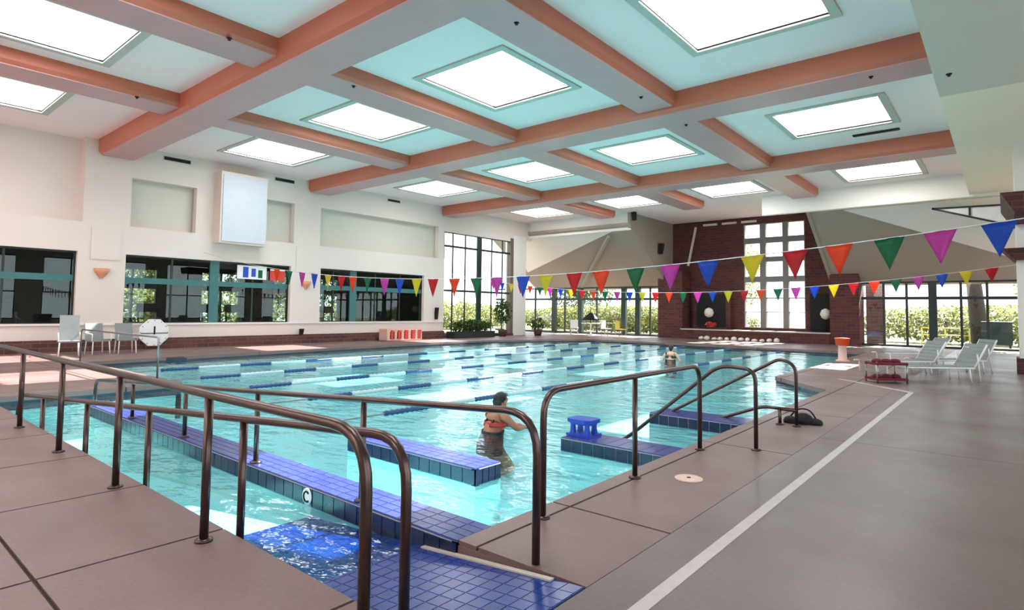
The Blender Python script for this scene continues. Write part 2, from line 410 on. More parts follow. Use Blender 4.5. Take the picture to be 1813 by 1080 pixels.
# entry ramp
RS = 1/11.0
def rz(x): return (x-XRAMP)*RS
ramp_o = MB().hull8([(-10.0, YNEAR, FLOOR_Z-.12), (XRAMP, YNEAR, FLOOR_Z-.12), (XRAMP, 2.79, FLOOR_Z-.12), (-10.0, 2.79, FLOOR_Z-.12),
                     (-10.0, YNEAR, rz(-10.0)), (XRAMP, YNEAR, -.012), (XRAMP, 2.79, -.012), (-10.0, 2.79, rz(-10.0))]).build('entry_ramp', 'plaster', pool, 'white plaster ramp sloping into the water, blue tiled at its top')
MB().hull8([(-4.53, YNEAR, rz(-4.53)-.03), (XRAMP, YNEAR, -.04), (XRAMP, 2.79, -.04), (-4.53, 2.79, rz(-4.53)-.03), (-4.53, YNEAR, rz(-4.53)-.001), (XRAMP, YNEAR, -.001), (XRAMP, 2.79, -.001), (-4.53, 2.79, rz(-4.53)-.001)]).build('tile_bed', 'groutblue', ramp_o)
nx, ny = 27, 9; tx, ty = 2.72/nx, (2.79-YNEAR)/ny
for i in range(nx):
    for j in range(ny):
        cx = XRAMP-tx*(i+.5)
        o = obj('tile', tilemesh(tx-.003, ty-.003, .014, 'tileramp'), ramp_o, loc=(cx, YNEAR+ty*(j+.5), rz(cx)-.012)); o.rotation_euler[1] = -math.atan(RS)
MB().box(XR, XRAMP, 2.794, 2.88, -.3, -.03).build('kerb', 'deck', pool)
MB().hull8([(XR-.3, 2.745, rz(XR-.3)), (XRAMP-.2, 2.745, rz(XRAMP-.2)), (XRAMP-.2, 2.785, rz(XRAMP-.2)), (XR-.3, 2.785, rz(XR-.3)), (XR-.3, 2.745, rz(XR-.3)+.012), (XRAMP-.2, 2.745, rz(XRAMP-.2)+.012), (XRAMP-.2, 2.785, rz(XRAMP-.2)+.012), (XR-.3, 2.785, rz(XR-.3)+.012)]).build('edge_strip', 'frame', pool, 'thin pale strip along the ramp side')
# depth marker on the divider
mk = MB().lathe((0, 0, 0), [(.07, 0), (.07, .006)], 20).build('marker_plate', 'white', pool, 'round white marker with a dark ring on the divider'); mk.location = (-4.55, 2.775, -.085); mk.rotation_euler[0] = R(90)
rg = MB().tube([(.042*math.cos(t*math.pi/8), .042*math.sin(t*math.pi/8), .008) for t in range(2, 15)], .008, 6).build('marker_ring', 'black', mk)

# ---- ceiling: panels, major and minor beams
ceil = sroot('ceiling', 'coffered ceiling of pale panels and salmon beams')
MAJ = [(-1.87, -.75), (5.93, 7.05), (13.65, 14.78), (21.5, 22.62)]
MINR = [-16.33, -11.32, -6.2]; MW = 1.1
SKX = [(-21.1, -18.55), (-15.62, -13.2), (-10.58, -8.06), (-4.86, -2.35)]
SKY_Y = [(-6.2, -3.6), (1.4, 4.02), (9.17, 11.8), (17.0, 19.55), (24.9, 27.45)]
XB = [-23.6, -16.9, -11.87, -6.75, -.98]; YB = [-7.2, -1.3, 6.5, 14.2, 22.05, 29.3]
k_win = 1
for i in range(4):
    for j in range(5):
        x0, x1, y0, y1 = XB[i], XB[i+1], YB[j], YB[j+1]; (a, b_), (c, d) = SKX[i], SKY_Y[j]
        q = MB()
        for (u0_, u1_, v0, v1) in ((x0, a, y0, y1), (b_, x1, y0, y1), (a, b_, y0, c), (a, b_, d, y1)):
            q.box(u0_, u1_, v0, v1, ZC, ZC+.12)
        q.build('ceiling_panel', 'ceilpanel', ceil)
        wn = sroot('window_%d' % k_win, 'square white skylight set flush in a ceiling bay'); k_win += 1
        fr_ = MB(); t = .17
        for (u0_, u1_, v0, v1) in ((a-t, a, c-t, d+t), (b_, b_+t, c-t, d+t), (a, b_, c-t, c), (a, b_, d, d+t)): fr_.box(u0_, u1_, v0, v1, ZC-.035, ZC+.05)
        fr_.build('skylight_frame', 'frame', wn)
        MB().box(a, b_, c, d, ZC+.03, ZC+.04).build('pane', 'skypane', wn)
        portal('skylight_portal', ((a+b_)/2, (c+d)/2, ZC+.2), (0, 0, 0), b_-a, d-c)
def beam_along_x(x0, x1, y0, y1, zb, name):
    c = .1; pr = [(y0, ZC), (y0, zb+c), (y0+c, zb), (y1-c, zb), (y1, zb+c), (y1, ZC)]
    m_ = MB(); k0 = 0
    m_.v = [(x0, y, z) for y, z in pr]+[(x1, y, z) for y, z in pr]; n_ = len(pr)
    m_.f = [(i, i+1, n_+i+1, n_+i) for i in range(n_-1)]+[tuple(range(n_-1, -1, -1)), tuple(range(n_, 2*n_))]; m_.smooth = [False]*len(m_.f)
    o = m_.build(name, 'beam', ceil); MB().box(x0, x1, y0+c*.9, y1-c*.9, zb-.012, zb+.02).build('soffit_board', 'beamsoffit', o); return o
def beam_along_y(y0, y1, x0, x1, zb, name):
    c = .09; pr = [(x0, ZC), (x0, zb+c), (x0+c, zb), (x1-c, zb), (x1, zb+c), (x1, ZC)]
    m_ = MB(); m_.v = [(x, y0, z) for x, z in pr]+[(x, y1, z) for x, z in pr]; n_ = len(pr)
    m_.f = [(i+1, i, n_+i, n_+i+1) for i in range(n_-1)]+[tuple(range(n_)), tuple(range(2*n_-1, n_-1, -1))]; m_.smooth = [False]*len(m_.f)
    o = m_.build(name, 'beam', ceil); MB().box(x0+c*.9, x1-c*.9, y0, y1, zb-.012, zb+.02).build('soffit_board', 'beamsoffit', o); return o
for y0, y1 in MAJ: beam_along_x(-23.0, -.99, y0, y1, 6.52, 'major_beam')
gaps = [(-7, -1.87), (-.75, 5.93), (7.05, 13.65), (14.78, 21.5), (22.62, 28.2)]
for xr in MINR:
    for y0, y1 in gaps: beam_along_y(y0, y1, xr-MW, xr, 6.68, 'minor_beam')
MB().box(-15.9, -6.9, 29.3, 34.9, ZC, ZC+.12).build('ceiling_panel', 'ceilpanel', ceil)
# right soffit (far part coloured lighter for the daylight reaching it) and its edge
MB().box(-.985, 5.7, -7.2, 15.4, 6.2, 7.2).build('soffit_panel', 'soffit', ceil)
MB().box(-.985, 5.7, 15.4, 29.1, 6.2, 7.2).build('soffit_panel', 'soffitlit', ceil)
# far dropped fascias
MB().box(-24.2, -15.9, 29.1, 29.4, 6.08, ZC+.1).build('fascia', 'fascia', ceil)
MB().box(-8.7, 5.7, 28.6, 28.9, 6.12, ZC+.1).build('fascia', 'fascia', ceil)
# sloped far ceiling
KS = (6.15-3.1)/(33.9-29.2)
def zs(y): return 6.15-KS*(y-29.2)
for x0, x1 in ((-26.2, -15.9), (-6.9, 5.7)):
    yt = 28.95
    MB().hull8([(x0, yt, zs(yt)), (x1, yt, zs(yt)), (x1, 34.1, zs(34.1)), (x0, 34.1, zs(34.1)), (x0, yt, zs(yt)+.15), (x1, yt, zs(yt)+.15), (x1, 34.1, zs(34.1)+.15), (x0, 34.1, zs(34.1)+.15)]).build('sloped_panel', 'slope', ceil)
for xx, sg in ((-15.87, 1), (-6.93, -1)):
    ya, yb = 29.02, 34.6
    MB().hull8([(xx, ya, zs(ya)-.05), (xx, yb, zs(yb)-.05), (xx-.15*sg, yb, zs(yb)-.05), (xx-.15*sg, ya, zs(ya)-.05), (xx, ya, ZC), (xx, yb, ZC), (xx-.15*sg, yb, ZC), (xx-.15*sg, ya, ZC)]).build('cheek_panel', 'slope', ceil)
# hip panels (lighter) under the fascia ends
def tri(p, name, mat, t=.06):
    p = [Vector(q) for q in p]; nn = (p[1]-p[0]).cross(p[2]-p[0]).normalized()*t
    m_ = MB(); m_.v = [tuple(q) for q in p]+[tuple(q+nn) for q in p]; m_.f = [(0, 1, 2), (5, 4, 3), (0, 3, 4, 1), (1, 4, 5, 2), (2, 5, 3, 0)]; m_.smooth = [False]*5
    return m_.build(name, mat, ceil)
tri([(-17.1, 29.22, 6.08), (-25.6, 32.2, zs(32.2)-.03), (-24.6, 29.22, 6.08)], 'hip_panel', 'wallwhite')
tri([(-5.4, 29.1, 6.1), (1.2, 29.1, 6.1), (1.2, 33.0, zs(33.0)-.05)], 'hip_panel', 'wallwhite')
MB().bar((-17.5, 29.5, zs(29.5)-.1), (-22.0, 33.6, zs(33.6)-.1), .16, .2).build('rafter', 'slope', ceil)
# sprinkler heads under the beams
for x, y, z in ((-11.35, 4.95, 6.68), (-16.4, 4.97, 6.68), (-6.62, 7.92, 6.68), (-11.5, 7.88, 6.68), (-2.06, 14.1, 6.52), (-6.62, 15.25, 6.68), (-.74, 14.0, 6.2), (-6.6, 12.6, 6.68)):
    MB().lathe((x, y, z), [(.05, 0), (.05, -.015), (.02, -.03), (.03, -.05)], 12).build('sprinkler_head', 'black', ceil)
# air grilles
def grille(p0, p1, h, nrm, name='air_grille', label=None):
    pass
def vent_y(y0, y1, z0, z1, x, parent):
    v = MB().box(x, x+.02, y0, y1, z0, z1).build('air_grille', 'frame', parent)
    n_ = 4
    for i in range(n_):
        zz = z0+.02+(z1-z0-.04)*(i+.5)/n_
        MB().bar((x+.022, y0+.03, zz), (x+.022, y1-.03, zz), .012, (z1-z0)/n_*.72).build('slat', 'black', v)

# ---- left wall
wl = sroot('wall_left', 'cream wall with window openings, ledge and upper niches')
WIN = [(.2, 5.5), (6.87, 12.94), (14.34, 20.34)]; WZ0, WZ1 = .88, 3.25
def wseg(y0, y1, z0, z1, x=XL, mat='cream', t=.35, name='wall_panel'):
    return MB().box(x-t, x, y0, y1, z0, z1).build(name, mat, wl)
wseg(-7.2, 21.75, .38, WZ0); wseg(-7.2, 21.75, WZ1, 4.22)
ys = [-7.2]+[v for w_ in WIN for v in w_]+[21.75]
for i in range(0, len(ys), 2): wseg(ys[i], ys[i+1], WZ0, WZ1)
wseg(-7.2, 21.75, 0, .38, x=XL+.09, mat='brickband', t=.4, name='brick_band')
wseg(-7.2, 5.75, 4.22, ZC, x=XL-.55, mat='cream', t=.2)         # deep recess at left
wseg(5.6, 5.75, 4.22, ZC, x=XL-.05, t=.7)
for y0, y1 in ((5.75, 6.97), (9.1, 9.72), (13.05, 14.3), (21.35, 21.75)): wseg(y0, y1, 4.22, 5.92, x=XL-.05, t=.3, name='pilaster')
wseg(5.75, 21.75, 4.22, 5.92, x=XL-.42, mat='niche', t=.1, name='niche_back')
wseg(5.75, 29.3, 5.92, ZC, x=XL-.05, t=.4, name='upper_band')
for y0, y1 in ((5.85, 6.7), (13.15, 14.1)): wseg(y0, y1, 3.02, 4.1, x=XL+.035, t=.05, name='pilaster_panel', mat='cream')
wseg(21.75, 27.45, 5.7, 5.95, x=XL-.03, t=.3); wseg(27.45, 28.75, 0, 6.1, t=.6, mat='wallwhite', name='end_column')
wseg(-7.2, 21.75, .84, .90, x=XL+.05, t=.12, mat='wallwhite', name='sill')
vent_y(7.9, 8.85, 6.74, 6.9, XL-.05, wl); vent_y(12.1, 13.0, 6.74, 6.9, XL-.05, wl); vent_y(17.9, 18.7, 6.76, 6.9, XL-.05, wl)
vr = MB().box(-3.5, -2.28, 20.35, 20.55, ZC-.03, ZC-.01).build('air_grille', 'black', ceil)
for i in range(3): MB().box(-3.47, -2.31, 20.375+i*.055, 20.395+i*.055, ZC-.045, ZC-.03).build('slat', 'mullion', vr)

def win_left(n_, y0, y1, z0, z1, muls, cross, wide, mat='mullion', widemat='teal', glassm='glassdark', x=XL-.2, cz=.05):
    w_ = sroot('window_%d' % n_, 'dark framed interior window in the left wall')
    f_ = .05
    for (a, b_, c, d) in ((y0, y1, z0, z0+f_), (y0, y1, z1-f_, z1), (y0, y0+f_, z0, z1), (y1-f_, y1, z0, z1)):
        MB().box(x-.04, x+.04, a, b_, c, d).build('frame_bar', mat, w_)
    for m_ in muls: MB().box(x-.03, x+.03, m_-.03, m_+.03, z0, z1).build('mullion', mat, w_)
    for m_ in wide: MB().box(x-.05, x+.05, m_-.17, m_+.17, z0, z1).build('post', widemat, w_)
    for c in cross: MB().box(x-.03, x+.035, y0, y1, c-cz, c+cz).build('transom', widemat if cz > .06 else mat, w_)
    ed = sorted([y0]+muls+wide+[y1]); zz = sorted([z0]+cross+[z1])
    for i in range(len(ed)-1):
        for j in range(len(zz)-1):
            MB().box(x-.006, x+.006, ed[i]+.02, ed[i+1]-.02, zz[j]+.02, zz[j+1]-.02).build('pane', glassm, w_)
    return w_
win_left(21, .2, 5.5, WZ0, WZ1, [1.9, 3.7], [2.38], [], cz=.1)
win_left(22, 6.87, 12.94, WZ0, WZ1, [8.4, 11.4], [2.38], [9.9], cz=.1)
win_left(23, 14.34, 20.34, WZ0, WZ1, [15.1, 17.4, 18.9], [2.42], [16.15], cz=.1)
w24 = win_left(24, 21.75, 27.45, .12, 5.7, [22.45, 23.42, 25.63, 26.58], [2.54, 4.95], [24.56], widemat='darkgreen', glassm='glass', x=XL-.1, cz=.055)
w24['label'] = 'tall gridded daylight window at the far end of the left wall'
MB().box(XL-.3, XL+.02, 27.25, 27.5, 0, 5.9).build('jamb', 'mullionbrown', w24)
MB().box(XL-.3, XL+.1, 21.75, 27.45, 0, .14).build('window_sill', 'brickband', w24)
portal('tall_window_portal', (XL-.4, 24.6, 2.9), (0, R(-90), 0), 5.5, 5.6)

# ---- far wall
wf = sroot('wall_far', 'far wall of glass bays either side of a brick chimney wall')
YB_ = 34.5
bx0, bx1, bz0, bz1 = -11.52, -8.28, .7, 6.62
q = MB()
q.box(-16.2, bx0, YB_, YB_+.4, 0, ZC).box(bx1, -6.5, YB_, YB_+.4, 0, ZC).box(bx0, bx1, YB_, YB_+.4, 0, bz0).box(bx0, bx1, YB_, YB_+.4, bz1, ZC)
q.build('brick_wall', 'brick', wf)
MB().box(-16.25, -14.7, 33.2, YB_, 0, 4.0).build('brick_pier', 'brick', wf)
MB().box(-6.85, -5.55, 33.2, YB_, 0, 4.0).build('brick_pier', 'brick', wf)
MB().box(-14.7, -6.85, 33.0, 33.6, 0, .52).build('brick_bench', 'brick', wf)
MB().box(-14.72, -6.83, 32.95, 33.65, .52, .58).build('bench_cap', 'frame', wf)
MB().box(-14.4, -12.2, 34.1, YB_, .58, 2.9).build('fireplace_surround', 'brick', wf)
MB().box(-14.15, -12.45, 34.06, 34.12, .7, 2.6).build('fireplace_opening', 'black', wf)
MB().box(-8.0, -7.0, 34.2, YB_, .58, 2.6).build('recess_panel', 'black', wf)
MB().bar((-14.35, 34.44, 6.7), (-14.75, 34.2, 4.35), .13, .1).build('painted_sun_streak', 'cream', wf)  # cream bar standing in for a slanting streak of sunlight on the brick
for i in range(3):
    x = -13.9+i*1.13; MB().box(x, x+.85, 34.42, YB_, 6.72, 6.84).build('slit_light', 'cream', wf)
w25 = sroot('window_25', 'tall three column white window in the chimney wall')
cols = [(-11.47, -10.63), (-10.32, -9.42), (-9.13, -8.32)]; rows = [(5.82, 6.58), (4.71, 5.50), (3.60, 4.43), (2.41, 3.29), (1.62, 2.35), (.74, 1.58)]
xe = [bx0, cols[0][0], cols[0][1], cols[1][0], cols[1][1], cols[2][0], cols[2][1], bx1]
for i in (0, 2, 4, 6): MB().box(xe[i], xe[i+1], YB_-.02, YB_+.25, bz0, bz1).build('mullion', 'mullionpale', w25)
ze = [bz0]+[v for r_ in rows[::-1] for v in r_]+[bz1]
for i in range(0, len(ze), 2):
    for c0, c1 in cols: MB().box(c0, c1, YB_, YB_+.22, ze[i], ze[i+1]).build('transom', 'mullionpale', w25)
for c0, c1 in cols:
    for r0_, r1_ in rows: MB().box(c0, c1, YB_+.1, YB_+.112, r0_, r1_).build('pane', 'glass', w25)
portal('chimney_window_portal', ((bx0+bx1)/2, YB_+.5, 3.7), (R(90), 0, 0), bx1-bx0, bz1-bz0)
def glassbay(n_, x0, x1, thin, thick, label):
    w_ = sroot('window_%d' % n_, label); z0, z1, cz = .1, 3.1, 2.34
    MB().box(x0, x1, YF-.08, YF+.12, 0, z0).build('base_rail', 'mullion', w_)
    MB().box(x0, x1, YF-.06, YF+.06, z1-.05, z1+.05).build('head_rail', 'mullion', w_)
    MB().box(x0, x1, YF-.06, YF+.06, cz-.07, cz+.07).build('transom', 'mullion', w_)
    for x in thin: MB().box(x-.05, x+.05, YF-.05, YF+.05, z0, z1).build('mullion', 'mullion', w_)
    for x in thick: MB().box(x-.16, x+.16, YF-.12, YF+.12, 0, z1).build('post', 'darkgreen', w_)
    ed = sorted([x0, x1]+thin+thick)
    for i in range(len(ed)-1):
        for a, b_ in ((z0, cz), (cz, z1)): MB().box(ed[i], ed[i+1], YF-.006, YF+.006, a, b_).build('pane', 'glass', w_)
    portal('glass_bay_portal', ((x0+x1)/2, YF+.3, 1.6), (R(90), 0, 0), x1-x0, 3)
glassbay(26, -30, -16.25, [-29, -28, -26.2, -23.6, -21.0, -17.1], [-24.5, -22.3, -18.95, -17.95], 'low glass bay left of the brick chimney wall')
glassbay(27, -5.55, 5.7, [-4.6, -3.66, -1.58, -.64, .6, 1.9, 4.2], [-2.64, 3.0], 'low glass bay right of the brick chimney wall')
# small clerestory lights high at both ends
w28 = sroot('window_28', 'triangular clerestory light under the far right fascia')
def tri_w(p, name, mat, t, par):
    p = [Vector(q_) for q_ in p]; nn = (p[1]-p[0]).cross(p[2]-p[0]).normalized()*t
    m_ = MB(); m_.v = [tuple(q_) for q_ in p]+[tuple(q_+nn) for q_ in p]; m_.f = [(0, 1, 2), (5, 4, 3), (0, 3, 4, 1), (1, 4, 5, 2), (2, 5, 3, 0)]; m_.smooth = [False]*5
    return m_.build(name, mat, par)
A_, B_, C_ = (-2.2, 28.95, 5.82), (.35, 28.95, 5.74), (.35, 28.95, 4.9)
tri_w([A_, B_, C_], 'pane', 'white', .02, w28)
for a, b_ in ((A_, B_), (B_, C_), (C_, A_), ((-1.0, 28.93, 5.78), (-1.0, 28.93, 5.44))): MB().bar(a, b_, .06, .07).build('frame_bar', 'mullion', w28)
# unseen right and back walls; right windows added to brighten the soffit
wr = sroot('wall_right', 'unseen right wall with tall windows added for daylight')
ops = [(-5.5, 1.0), (2.5, 9.0), (10.5, 17.0), (18.5, 25.0), (26.5, 33.0)]
MB().box(5.6, 5.8, -7.2, 34.2, 0, .5).build('wall_panel', 'cream', wr); MB().box(5.6, 5.8, -7.2, 34.2, 4.9, 7.2).build('wall_panel', 'cream', wr)
yy = -7.2
for a, b_ in ops+[(34.2, 34.2)]:
    MB().box(5.6, 5.8, yy, a, .5, 4.9).build('wall_panel', 'cream', wr); yy = b_
for i, (a, b_) in enumerate(ops):
    w_ = sroot('window_%d' % (30+i), 'unseen tall window added in the right wall for daylight')
    for k_ in range(5): y = a+(b_-a)*k_/4; MB().box(5.66, 5.74, y-.04, y+.04, .5, 4.9).build('mullion', 'mullion', w_)
    for z in (.53, 2.4, 4.87): MB().box(5.66, 5.74, a, b_, z-.04, z+.04).build('transom', 'mullion', w_)
    for k_ in range(4):
        for z0, z1 in ((.55, 2.38), (2.42, 4.85)): MB().box(5.694, 5.706, a+(b_-a)*k_/4, a+(b_-a)*(k_+1)/4, z0, z1).build('pane', 'glass', w_)
    portal('right_window_portal', (6.0, (a+b_)/2, 2.7), (0, R(90), 0), 4.4, b_-a)
wb = struct(MB().box(-23.6, 5.8, -7.4, -7.2, 0, 7.2).build('wall_back', 'cream'))
# right column with brick-red capital
tr1 = sroot('trim_1', 'white square column with a red corbel at the right edge')
MB().box(.24, 1.0, 20.5, 21.3, .42, 6.2).build('shaft', 'wallwhite', tr1)
MB().box(.18, 1.06, 20.44, 21.36, 0, .42).build('base_block', 'brick', tr1)
MB().hull8([(.2, 17.9, 3.95), (1.2, 17.9, 3.95), (1.2, 21.4, 3.95), (.2, 21.4, 3.95), (-.05, 17.9, 4.42), (1.4, 17.9, 4.42), (1.4, 21.5, 4.42), (-.05, 21.5, 4.42)]).build('corbel', 'brick', tr1)
MB().hull8([(.2, 20.2, 3.0), (1.1, 20.2, 3.0), (1.1, 21.4, 3.0), (.2, 21.4, 3.0), (-.05, 20.1, 3.3), (1.2, 20.1, 3.3), (1.2, 21.5, 3.3), (-.05, 21.5, 3.3)]).build('corbel', 'brick', tr1)

# ---- room behind the left windows
rm = sroot('wall_gym', 'darker exercise room behind the left windows')
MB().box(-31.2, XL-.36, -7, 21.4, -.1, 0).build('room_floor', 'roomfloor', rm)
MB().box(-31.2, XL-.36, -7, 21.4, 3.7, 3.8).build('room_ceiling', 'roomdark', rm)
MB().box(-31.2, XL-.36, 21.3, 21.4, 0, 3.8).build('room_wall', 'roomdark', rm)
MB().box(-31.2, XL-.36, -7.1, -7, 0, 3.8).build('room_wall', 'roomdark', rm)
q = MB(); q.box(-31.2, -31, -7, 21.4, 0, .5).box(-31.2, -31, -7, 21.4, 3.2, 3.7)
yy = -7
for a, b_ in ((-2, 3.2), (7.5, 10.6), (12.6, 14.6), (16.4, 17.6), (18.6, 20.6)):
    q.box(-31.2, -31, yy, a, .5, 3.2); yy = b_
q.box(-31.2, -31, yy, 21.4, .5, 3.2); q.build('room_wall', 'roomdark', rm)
for a, b_ in ((-2, 3.2), (7.5, 10.6), (12.6, 14.6), (16.4, 17.6), (18.6, 20.6)):
    n_ = max(1, round((b_-a)/.9))
    for i in range(n_+1):
        y = a+(b_-a)*i/n_; MB().box(-31.15, -30.97, y-.04, y+.04, .5, 3.2).build('room_mullion', 'mullion', rm)
    MB().box(-31.15, -30.97, a, b_, 2.3, 2.55).build('room_transom', 'teal', rm)
for i, (x, y) in enumerate(((-26, 1.5), (-27, 8.2), (-26, 12), (-27, 17.5))):
    c_ = MB().box(x-.15, x+.15, y-.8, y+.8, 3.64, 3.7).build('ceiling_lamp', 'white', rm)

# ================================================================== OBJECTS
# ---- handrails
def flange(p, parent, mat='bronze'):
    MB().lathe(p, [(.055, 0), (.055, .012), (.03, .022)], 18).build('flange', mat, parent)
def handrail(label, runs, posts, r=.026, mat='bronze', flanges=True, extra=()):
    t = thing('handrail', label, 'handrail')
    for pts, fr_ in runs: MB().tube(fillet(pts, fr_), r, 12).build('rail', mat, t)
    for (x, y, z0, z1) in posts:
        MB().tube([(x, y, z0), (x, y, z1)], r*.95, 12).build('post', mat, t)
        if flanges and z0 >= -.001: flange((x, y, z0), t, mat)
    for p in extra: flange(p, t, mat)
    return t
handrail('bronze handrail on round foot plates along the left edge of the near deck',
         [([(-12.6, 1.70, .93), (-2.29, 1.70, .93), (-2.29, 1.70, 0)], .28)],
         [(-3.98, 1.70, 0, .92), (-5.68, 1.70, 0, .92), (-7.45, 1.71, 0, .92), (-9.25, 1.72, 0, .92), (-11.1, 1.72, 0, .92)], r=.029, extra=[(-2.29, 1.70, 0)])
def zi(x): return .86+(x+2.42)*.075
handrail('bronze handrail just inside the near ramp wall, sloping down into the water',
         [([(-10.6, 1.93, zi(-10.6)-.5), (-10.4, 1.93, zi(-10.4)), (-2.28, 1.93, .87), (-2.28, 1.93, rz(-2.28))], .26)],
         [(-3.97, 1.93, rz(-3.97), zi(-3.97)), (-5.68, 1.93, rz(-5.68), zi(-5.68)), (-7.42, 1.93, rz(-7.42), zi(-7.42)), (-9.2, 1.93, rz(-9.2), zi(-9.2))], r=.027, flanges=False)
def zr(x): return .885+(x+2.3)*.062
handrail('bronze handrail along the far side of the ramp, standing on the tiled divider',
         [([(-10.6, 2.85, 0), (-10.6, 2.85, zr(-10.6)), (-2.18, 2.85, .89), (-2.18, 2.85, 0)], .26)],
         [(x, 2.85, 0, zr(x)) for x in (-3.9, -5.6, -7.29, -9.0)], r=.025)
handrail('bronze handrail with three posts along the right pool edge before the stairs',
         [([(-2.62, 3.5, 0), (-2.62, 3.5, .91), (-2.62, 6.37, .92), (-2.62, 6.37, 0)], .2)],
         [(-2.62, 4.89, 0, .91)], r=.025, extra=[(-2.62, 3.5, 0), (-2.62, 6.37, 0)])
handrail('stair handrail dropping into the pool, the nearer of the pair on the right deck',
         [([(-2.15, 6.78, 0), (-2.15, 6.78, .88), (-2.56, 6.78, .90), (-3.66, 6.78, -.03), (-3.9, 6.78, -.2), (-3.9, 6.78, FLOOR_Z)], .14)], [], r=.023, extra=[(-2.15, 6.78, 0)])
handrail('stair handrail dropping into the pool, the farther of the pair, with a low side bar',
         [([(-2.19, 8.57, 0), (-2.19, 8.57, .80), (-2.38, 8.57, .90), (-4.2, 8.57, -.14), (-4.3, 8.57, -.25), (-4.3, 8.57, FLOOR_Z)], .12),
          ([(-2.19, 8.57, .21), (-2.62, 8.57, .22), (-3.3, 8.57, -.05), (-4.1, 8.57, -.36)], .1)], [(-2.4, 8.57, 0, .215)], r=.023, extra=[(-2.19, 8.57, 0)])
handrail('thin steel grab rail bridging the far left deck corner of the pool',
         [([(-13.07, 4.55, 0), (-13.07, 4.55, .87), (-18.3, 4.55, .87), (-18.3, 4.55, 0)], .1)], [], r=.02, mat='steel', extra=[(-13.07, 4.55, 0), (-18.3, 4.55, 0)])

# ---- black sandals / bag at the stair rail
bag = thing('swim_bag', 'black crumpled swim bag on the deck at the foot of the stair rail', 'bag', (-2.2, 8.86, 0))
for sx, sy, rr, hh in ((-.13, -.03, .1, .09), (.02, .02, .13, .14), (.16, .05, .1, .08)):
    MB().lathe((sx, sy, 0), [(rr*.9, 0), (rr, hh*.3), (rr*.8, hh*.75), (rr*.3, hh)], 14).build('bag_lobe', 'black', bag)
MB().tube(fillet([(-.15, 0, .07), (-.05, 0, .2), (.1, .02, .2), (.18, .05, .06)], .08), .012, 6).build('strap', 'black', bag)

# ---- blue stool on the tiled ledge
stl = thing('step_stool', 'small bright blue plastic stool standing on the tiled ledge end', 'stool', (-3.97, 6.12, 0))
MB().prism([(-.17, -.1), (-.1, -.14), (.1, -.14), (.17, -.1), (.17, .1), (.1, .14), (-.1, .14), (-.17, .1)], .16, .205).build('seat', 'bluestool', stl)
MB().box(-.13, .13, -.1, .1, .135, .16).build('apron', 'bluestool', stl)
for sx in (-.1, .1):
    for sy in (-.08, .08): MB().hull8([(sx-.03, sy-.03, .0), (sx+.03, sy-.03, .0), (sx+.03, sy+.03, .0), (sx-.03, sy+.03, .0), (sx-.02, sy-.02, .14), (sx+.02, sy-.02, .14), (sx+.02, sy+.02, .14), (sx-.02, sy+.02, .14)]).build('leg', 'bluestool', stl)
MB().box(-.17, .17, -.13, .13, 0, .03).build('foot_ring', 'bluestool', stl)

# ---- flag lines
def flagline(Y, xs, cols_, zf, x_end0, x_end1, w_, h, label, zend0, zend1):
    t = thing('flag_line', label, 'flag line')
    pts = []
    for i in range(61):
        x = x_end0+(x_end1-x_end0)*i/60; pts.append((x, Y, zf(x)))
    MB().tube(pts, .008, 5).build('rope', 'ropeline', t)
    for k_, (x, c) in enumerate(zip(xs, cols_)):
        m_ = MB(); nu, nv = 4, 5; rnd = random.Random(k_*7+3); a1, tw = rnd.uniform(.01, .035), rnd.uniform(-.5, .5)
        for v in range(nv+1):
            for u in range(nu+1):
                tt = v/nv; s_ = (u/nu-.5)*w_*(1-tt)
                m_.v.append((x+s_*math.cos(tw*tt), Y+s_*math.sin(tw*tt)+a1*math.sin(u*1.9+k_)*(.3+tt)*(1-tt*.7), zf(x+s_)-h*tt))
        for v in range(nv):
            for u in range(nu):
                a = v*(nu+1)+u; m_.f.append((a, a+1, a+nu+2, a+nu+1)); m_.smooth.append(True)
        o = m_.build('pennant', 'flag_'+c, t, c+' triangular pennant')
        md = o.modifiers.new('thick', 'SOLIDIFY'); md.thickness = .004
    return t
CY = ['blue', 'yellow', 'red', 'orange', 'green', 'pink']
S = 9.4/9.0
x1s = [-17.55, -16.8]+[S*x for x in (-15.38, -14.73, -14.06, -13.43, -12.93, -12.32, -11.62, -11.04, -10.43, -9.87, -9.19, -8.54, -7.96, -7.27, -6.71, -6.06, -5.49, -4.82, -4.19, -3.56, -2.88, -2.29, -1.73, -1.15, -.61, -.04)]
c1 = ['orange', 'green', 'pink']+[CY[i % 6] for i in range(25)]
flagline(9.4, x1s, c1, lambda x: 2.2+.0064*(x+8.6)**2, XL+.02, .72, .36, .43, 'near string of coloured pennants stretched across the pool', 3, 3)
x2s = [-19.6+.585*i for i in range(34)]
c2 = [CY[(i+5) % 6] for i in range(34)]
flagline(21.9, x2s, c2, lambda x: 2.29+.0068*(x+9.8)**2, XL+.02, .8, .33, .42, 'far string of coloured pennants stretched across the pool', 3, 3)

